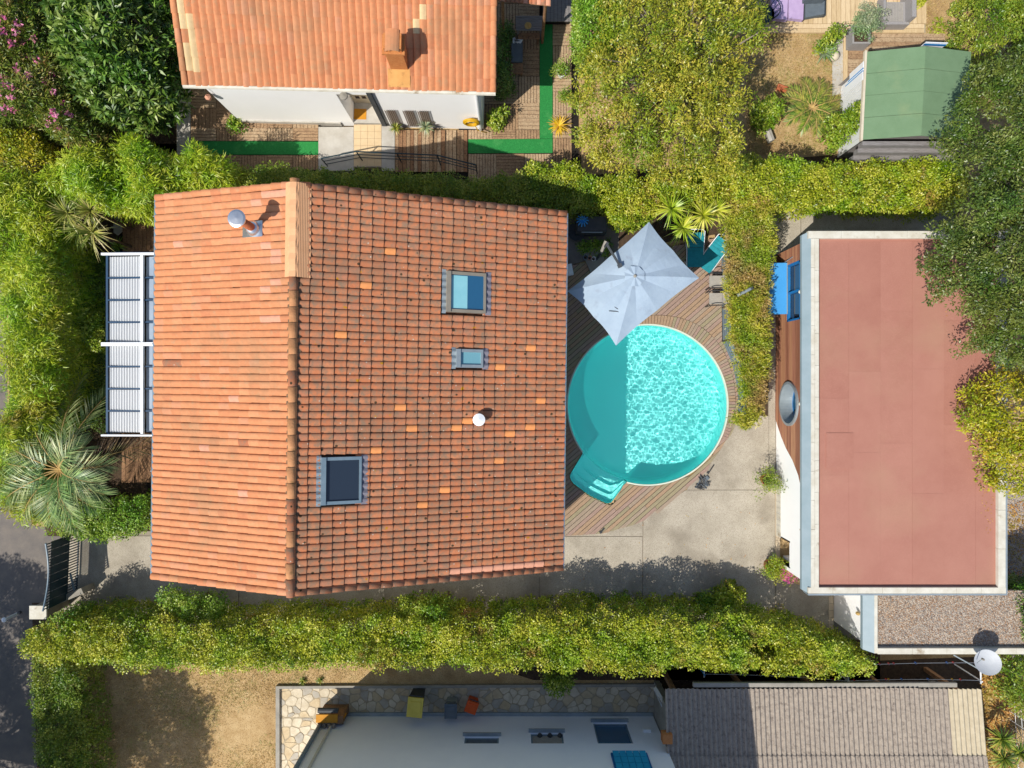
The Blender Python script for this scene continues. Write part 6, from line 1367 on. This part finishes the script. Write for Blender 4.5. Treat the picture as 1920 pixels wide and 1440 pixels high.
foliage('overgrown_hedge', 'sunlit green hedge bulging towards the parasol tip', 'hedge', [(985, 305), (1080, 300), (1100, 330), (1180, 330), (1290, 345), (1350, 345), (1350, 385), (1260, 380), (1220, 410), (1180, 425), (1140, 405), (1110, 372), (1040, 345), (990, 330)], 1.9, 'hedge', .4, .5, .18, .2, limbs=24)
foliage('boundary_hedge', 'clipped yellow-green hedge below the green roofed shed', 'hedge', [(1310, 300), (1420, 285), (1480, 296), (1560, 300), (1640, 300), (1720, 297), (1800, 292), (1815, 340), (1800, 392), (1700, 392), (1600, 388), (1500, 390), (1440, 382), (1330, 385)], 2.0, 'hedge', .3, .4, .15, .2, limbs=30, mat=lm_hedge)
foliage('column_hedge', 'clipped conifer hedge with brown patches between pool deck and red roof', 'hedge', [(1362, 340), (1410, 335), (1452, 345), (1455, 420), (1450, 520), (1446, 600), (1444, 680), (1438, 740), (1432, 790), (1400, 806), (1378, 796), (1392, 745), (1384, 690), (1370, 640), (1362, 560), (1360, 440)], 1.72, 'cypress', .16, .25, .06, 1.15, limbs=24)
t, cc = foliage('sparse_tree', 'wide loose tree with olive yellow leaves and bare twigs', 'tree', [(1120, -50), (1400, -50), (1440, 30), (1425, 110), (1390, 160), (1400, 210), (1390, 265), (1415, 320), (1370, 352), (1290, 362), (1200, 340), (1110, 328), (1072, 290), (1064, 190), (1068, 120), (1100, 70)], 3.8, 'loose', 1.3, 1.8, .5, 2.0, base=(1260, 190), part='crown', trunk_r=.14, limbs=90, hole=.34, twig=m_paletwig, density=1.15, sides=False, wsc=4.2)
foliage('green_creeper', 'fresh green creeper beside the grey board platform', 'shrub', [(1078, -50), (1165, -50), (1175, 30), (1160, 75), (1110, 85), (1082, 60)], 3.3, 'jasmine', .6, .7, .2, .3, limbs=12)
foliage('feathery_tree', 'big dark feathery tree overhanging the red roof', 'tree', [(1830, 110), (1980, 60), (1980, 690), (1880, 690), (1810, 660), (1790, 610), (1750, 560), (1738, 500), (1745, 440), (1775, 400), (1800, 350), (1790, 300), (1772, 250), (1778, 200), (1810, 150)], 6.2, 'albizia', 1.8, 2.2, .5, 3.2, base=(2000, 400), part='crown', trunk_r=.2, limbs=40, wsc=3.4, sides=False)
foliage('laurel_bush', 'tall yellow-green bush in the garden corner above the feathery tree', 'tree', [(1850, -60), (1980, -60), (1980, 130), (1890, 130), (1850, 100), (1836, 40)], 3.3, 'hedge', .9, 1.0, .3, .6, base=(1900, 40), part='crown', trunk_r=.08, mat=lm_hedge_dark)
foliage('golden_tree', 'golden leaved tree leaning over the edge of the red roof', 'tree', [(1800, 740), (1850, 700), (1960, 660), (1960, 920), (1920, 940), (1870, 945), (1845, 890), (1815, 835), (1782, 790)], 4.6, 'autumn', 1.0, 1.3, .35, 2.8, base=(1960, 800), part='crown', trunk_r=.12, limbs=26, sides=False, density=1.3)
foliage('long_hedge', 'long yellow-green hedge between the driveway and the lower yard', 'hedge', [(36, 1195), (90, 1165), (180, 1152), (300, 1160), (420, 1166), (520, 1156), (640, 1160), (760, 1152), (880, 1156), (1000, 1148), (1140, 1143), (1260, 1146), (1400, 1156), (1520, 1178), (1600, 1210), (1648, 1240), (1625, 1262), (1540, 1266), (1400, 1266), (1280, 1258), (1140, 1266), (1000, 1258), (860, 1254), (700, 1250), (560, 1254), (430, 1260), (300, 1254), (180, 1252), (66, 1244)], 2.28, 'hedge', .28, .32, .18, .15, limbs=70, hole=.22)
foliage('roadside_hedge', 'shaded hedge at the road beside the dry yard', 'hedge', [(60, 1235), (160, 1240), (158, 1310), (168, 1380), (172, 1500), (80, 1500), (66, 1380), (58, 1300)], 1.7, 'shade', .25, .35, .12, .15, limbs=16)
foliage('leafy_sapling', 'fresh green sapling growing out of the long hedge by the roof corner', 'shrub', [(290, 1105), (330, 1120), (400, 1125), (415, 1150), (395, 1172), (330, 1168), (300, 1140)], 2.1, 'jasmine', .5, .5, .25, .8, limbs=8, density=.8)
foliage('leafy_sapling', 'pale green sapling on the long hedge under the ridge line', 'shrub', [(745, 1130), (790, 1120), (850, 1130), (850, 1160), (780, 1165), (748, 1158)], 2.0, 'shrub', .4, .4, .2, .8, limbs=8, density=.7)
foliage('leafy_sapling', 'light green sapling hanging from the long hedge over the crazy paving', 'shrub', [(1020, 1262), (1060, 1255), (1080, 1275), (1070, 1298), (1035, 1302), (1018, 1285)], 1.5, 'shrub', .4, .4, .15, .6, limbs=8, density=.8)
foliage('leafy_sapling', 'dusty green sapling behind the gate pillar', 'shrub', [(100, 1150), (150, 1140), (165, 1185), (120, 1200)], 2.05, 'jasmine', .4, .4, .2, .8, limbs=6, density=.7)
foliage('rounded_shrub', 'yellow-green rounded shrub on the driveway side of the long hedge', 'shrub', [(1335, 1120), (1350, 1100), (1385, 1098), (1402, 1115), (1390, 1138), (1350, 1142)], 1.15, 'shrub', .4, .4, .1, .2, limbs=6, mat=lm_hedge)
foliage('rounded_shrub', 'small dark rounded shrub beside the yellow-green one on the driveway', 'shrub', [(1302, 1125), (1325, 1112), (1340, 1128), (1330, 1145), (1305, 1142)], .9, 'shrub', .3, .3, .1, .2, limbs=5)
foliage('gate_shrub', 'glossy green shrub between the palm and the gate', 'shrub', [(80, 960), (150, 940), (215, 930), (292, 925), (292, 985), (240, 1010), (180, 1018), (120, 1005)], 1.3, 'jasmine', .5, .5, .18, .1, limbs=14)
foliage('veranda_shrub', 'light green shrub beside the middle of the veranda', 'shrub', [(148, 580), (172, 570), (199, 590), (199, 655), (175, 660), (150, 630)], 1.7, 'shrub', .4, .4, .18, .2, limbs=7)
foliage('veranda_groundcover', 'dark undergrowth between bamboo and veranda', 'shrub', [(110, 470), (198, 480), (200, 810), (120, 790), (118, 600)], .7, 'shade', .2, .3, .2, .1, limbs=20, density=.8, mat=lm_plane)
foliage('wall_vine', 'small vine climbing the corner of the white house', 'plant', [(408, 195), (425, 200), (455, 238), (450, 246), (430, 238)], .9, 'shrub', .4, .2, .1, .3, limbs=5)
foliage('corner_bush', 'leafy bush at the hose end of the white house wall', 'shrub', [(915, 215), (940, 200), (955, 210), (945, 235), (918, 240)], .9, 'shrub', .4, .3, .1, .1, limbs=5)
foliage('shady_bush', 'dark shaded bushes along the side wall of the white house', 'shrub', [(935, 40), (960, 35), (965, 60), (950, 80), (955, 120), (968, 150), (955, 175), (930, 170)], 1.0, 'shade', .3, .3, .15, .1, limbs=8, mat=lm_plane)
foliage('shed_shrub', 'round bright green shrub against the white shed wall', 'shrub', [(1565, 215), (1585, 198), (1612, 196), (1620, 215), (1605, 250), (1588, 265), (1570, 248)], 2.0, 'shrub', .6, .5, .15, .3, limbs=8)
foliage('dark_bush', 'dense dark green bush beside the young palm on dry soil', 'shrub', [(1415, 195), (1440, 183), (1465, 195), (1468, 225), (1445, 240), (1418, 232)], 1.2, 'shrub', .4, .4, .15, .1, limbs=7)
foliage('flowering_shrub', 'green shrub with pale flower spikes at the terrace step', 'shrub', [(1535, 72), (1555, 45), (1575, 48), (1585, 62), (1570, 85), (1545, 88)], 1.0, 'shrub', .3, .3, .15, .1, limbs=6)
foliage('lemon_seedling', 'small yellow-green seedling on dry soil beside the terrace', 'plant', [(1750, 40), (1765, 32), (1772, 48), (1758, 58)], .5, 'shrub', .2, .2, .08, .1, limbs=3, mat=lm_hedge)
foliage('terrace_plant', 'golden green plant at the terrace edge behind the wicker chair', 'plant', [(1716, -20), (1745, -20), (1742, 4), (1722, 6)], .7, 'hedge', .2, .2, .08, .1, limbs=3)
foliage('fence_shrub', 'green and golden shrub behind the pale wire fence', 'shrub', [(1885, 1225), (1960, 1200), (1960, 1350), (1915, 1345), (1890, 1310), (1882, 1260)], 1.8, 'autumn', .5, .6, .2, .2, limbs=10, mat=lm_hedge_dark)
foliage('gravel_edge_shrub', 'dark shrub at the far end of the gravel roof', 'shrub', [(1905, 1100), (1960, 1090), (1960, 1215), (1915, 1210), (1898, 1160)], 2.9, 'shade', .5, .6, .2, 1.0, limbs=8, mat=lm_plane)
# trees across the road, out of the picture, whose shade falls on the road and the dry yard
foliage('shade_tree', 'tree standing across the road that shades the dry yard', 'tree', [(-290, 1560), (-150, 1540), (-20, 1560), (60, 1640), (70, 1780), (20, 1890), (-200, 1910), (-330, 1760)], 6.0, 'albizia', 1.3, 1.6, .4, 3.0, base=(-110, 1480), part='crown', trunk_r=.2, limbs=22, sides=False, scale=1.3, density=.7, mat=lm_albizia)
foliage('shade_tree', 'tree standing across the road that shades the gate', 'tree', [(-640, 1340), (-480, 1290), (-340, 1330), (-270, 1480), (-260, 1640), (-280, 1860), (-480, 1900), (-640, 1760)], 6.0, 'albizia', 1.3, 1.6, .4, 3.0, base=(-420, 1330), part='crown', trunk_r=.2, limbs=22, sides=False, scale=1.3, density=.7, mat=lm_albizia)
# palms, yuccas and other rosettes
pm = thing('blue_palm', 'blue-green feather palm with arching fronds between veranda and gate', 'palm', P(118, 862, 0)); pc = Vector((P(112, 880, 2.3).x, P(112, 880, 2.3).y, 2.3)); MB().tube([(pc.x, pc.y, -.02), (pc.x, pc.y, 1.2), (pc.x, pc.y, 2.25)], [.24, .21, .2], 10).build('trunk', m_bark, pm)
for k in range(19):
    az = k * 2.39996 + .3; el = .1 + .95 * ((k * 7) % 19) / 19; dead = (math.cos(az) > .5 and el < .45)
    frond('frond', pc, az, el, (2.85 - .6 * el) * rnd.uniform(.85, 1.12), .5 + .25 * rnd.random(), .46, 46, lm_palm_dead if dead else lm_palm, pm, .026)
def rosette_plant(name, label, cat, heads, L, W, m_, n=48, stemh=.8, elev=(-.15, 1.3), droop=.4, group=None, trunk=m_bark):
    x, y = heads[0][:2]; t = thing(name, label, cat, P(x, y, 0), group)
    for (x, y, z) in heads:
        q = P(x, y, z); o = blade_rosette('leaf_rosette', q, n, L, W, m_, t, elev, droop); o['kind'] = 'stuff'
        if stemh: MB().tube([(q.x, q.y, -.02), (q.x, q.y, z)], .05, 7).build('trunk', trunk, t)
    return t
rosette_plant('cordyline', 'straw tipped cordyline with several spiky heads beside the bamboo', 'cordyline', [(126, 400, 2.3), (170, 396, 2.4), (150, 430, 2.1), (174, 436, 2.2)], .85, .05, lm_cordyline, 60)
rosette_plant('yucca', 'bright yellow-green yucca with three spiky heads behind the parasol', 'yucca', [(1258, 392, 1.9), (1318, 404, 2.0), (1280, 428, 1.6), (1342, 394, 1.8)], .68, .055, lm_yucca, 60)
rosette_plant('golden_cycad', 'golden yellow cycad rosette on the slatted deck', 'cycad', [(1048, 236, .25)], .5, .06, lm_cycad, 34, .1, (.0, .9), .3)
rosette_plant('blue_yucca', 'blue-green spiky yucca in front of the lattice panels', 'yucca', [(798, 238, .7)], .36, .035, lm_agave, 60, .3)
rosette_plant('spider_plant', 'small green tufted plant below the first lattice panel', 'plant', [(742, 240, .5)], .3, .03, lm_yucca_green, 50, .2)
rosette_plant('dragon_tree', 'dark green spiky cordyline with two heads beside the corrugated roof', 'cordyline', [(1878, 1385, 1.0), (1882, 1422, .8), (1912, 1412, .9)], .62, .055, lm_yucca_green, 60)
rosette_plant('agave', 'pale grey-green agave beside the yellow ball', 'agave', [(1545, 98, .25)], .5, .07, lm_agave, 26, .1, (.1, .9), .2)
rosette_plant('deck_iris', 'green sword leaved plant at the small back deck', 'plant', [(222, 462, .2)], .45, .05, lm_yucca_green, 26, .05)
yp = thing('young_palm', 'young feather palm on the dry soil beside the green shed', 'palm', P(1523, 205, 0)); q = P(1523, 203, .45); MB().tube([(q.x, q.y, -.02), (q.x, q.y, .45)], [.12, .09], 8).build('trunk', m_bark, yp)
for k in range(13): frond('frond', q, k * 2.39996, .3 + .5 * ((k * 5) % 13) / 13, 1.15, .5, .24, 34, lm_yucca_green, yp, .022)
def litter(label, px, z, n):
    poly = [tuple(P(x, y, z).xy) for x, y in px]; qq = np.array(poly); p = R.uniform(qq.min(0), qq.max(0), (n, 2)); p = p[pip(poly, p)]; d = edge_dist(poly, p); p = p[R.random(len(p)) < np.clip(d / .5, .05, 1)]; k = len(p)
    o = leaf_mesh('fallen_leaves', np.c_[p, np.full(k, z)], R.normal(size=(k, 3)) * [1, 1, .15], np.array([0, 0, 1.]) + R.normal(size=(k, 3)) * .3, .05, .03, lm_leaflitter, None); tag(o, label, 'fallen leaves', kind='stuff')
litter('brown fallen leaves on the red roof under the golden tree', [(1800, 800), (1868, 760), (1868, 1000), (1845, 1010), (1825, 900)], PZ - .045, 900)
litter('few dry leaves dropped on the red roof under the feathery tree', [(1700, 460), (1780, 460), (1860, 680), (1780, 720)], PZ - .045, 60)
litter('few dry leaves scattered on the driveway concrete', [(1070, 1010), (1440, 920), (1440, 1140), (1070, 1140)], .036, 90)
# dry grass and fallen leaves on the two yards
def grass(name, label, px, n, L):
    poly = [tuple(P(x, y).xy) for x, y in px]; qq = np.array(poly); p = R.uniform(qq.min(0), qq.max(0), (n, 2)); p = p[pip(poly, p)]; p = p[wob(p, 1.6, 77) > R.uniform(-1.6, .6, len(p))]; k = len(p)
    ax = R.normal(size=(k, 3)); ax[:, 2] = np.abs(ax[:, 2]) * .5 + .1
    o = leaf_mesh(name, np.c_[p, np.full(k, .005)], ax, R.normal(size=(k, 3)) + [0, 0, 1.], L * R.uniform(.5, 1.3, k), .012, lm_grass, None); tag(o, label, 'grass', kind='stuff')
grass('dry_grass', 'dry straw grass on the lower yard', [(165, 1255), (700, 1250), (700, 1286), (520, 1290), (520, 1445), (170, 1445)], 30000, .09)
grass('dry_grass', 'dry straw grass on the soil by the green shed', [(1400, 60), (1590, 62), (1590, 290), (1400, 290)], 22000, .08); grass('dry_grass', 'dry straw grass beside the pale terrace', [(1735, -10), (1830, -10), (1830, 85), (1735, 100)], 6000, .08)
for x, y, r_ in ((568, 1277, 10), (600, 1276, 11)):
    rosette_plant('weed_tuft', 'small green weed tuft on dry soil by the crazy paving kerb', 'weed', [(x, y, .05)], .22, .03, lm_yucca_green, 30, 0, group='weed tufts by the kerb')
print('objects', len(bpy.data.objects), 'tris', sum(sum(p.loop_total - 2 for p in o.data.polygons) if len(o.data.polygons) < 5000 else 2 * len(o.data.polygons) for o in bpy.data.objects if o.type == 'MESH'))
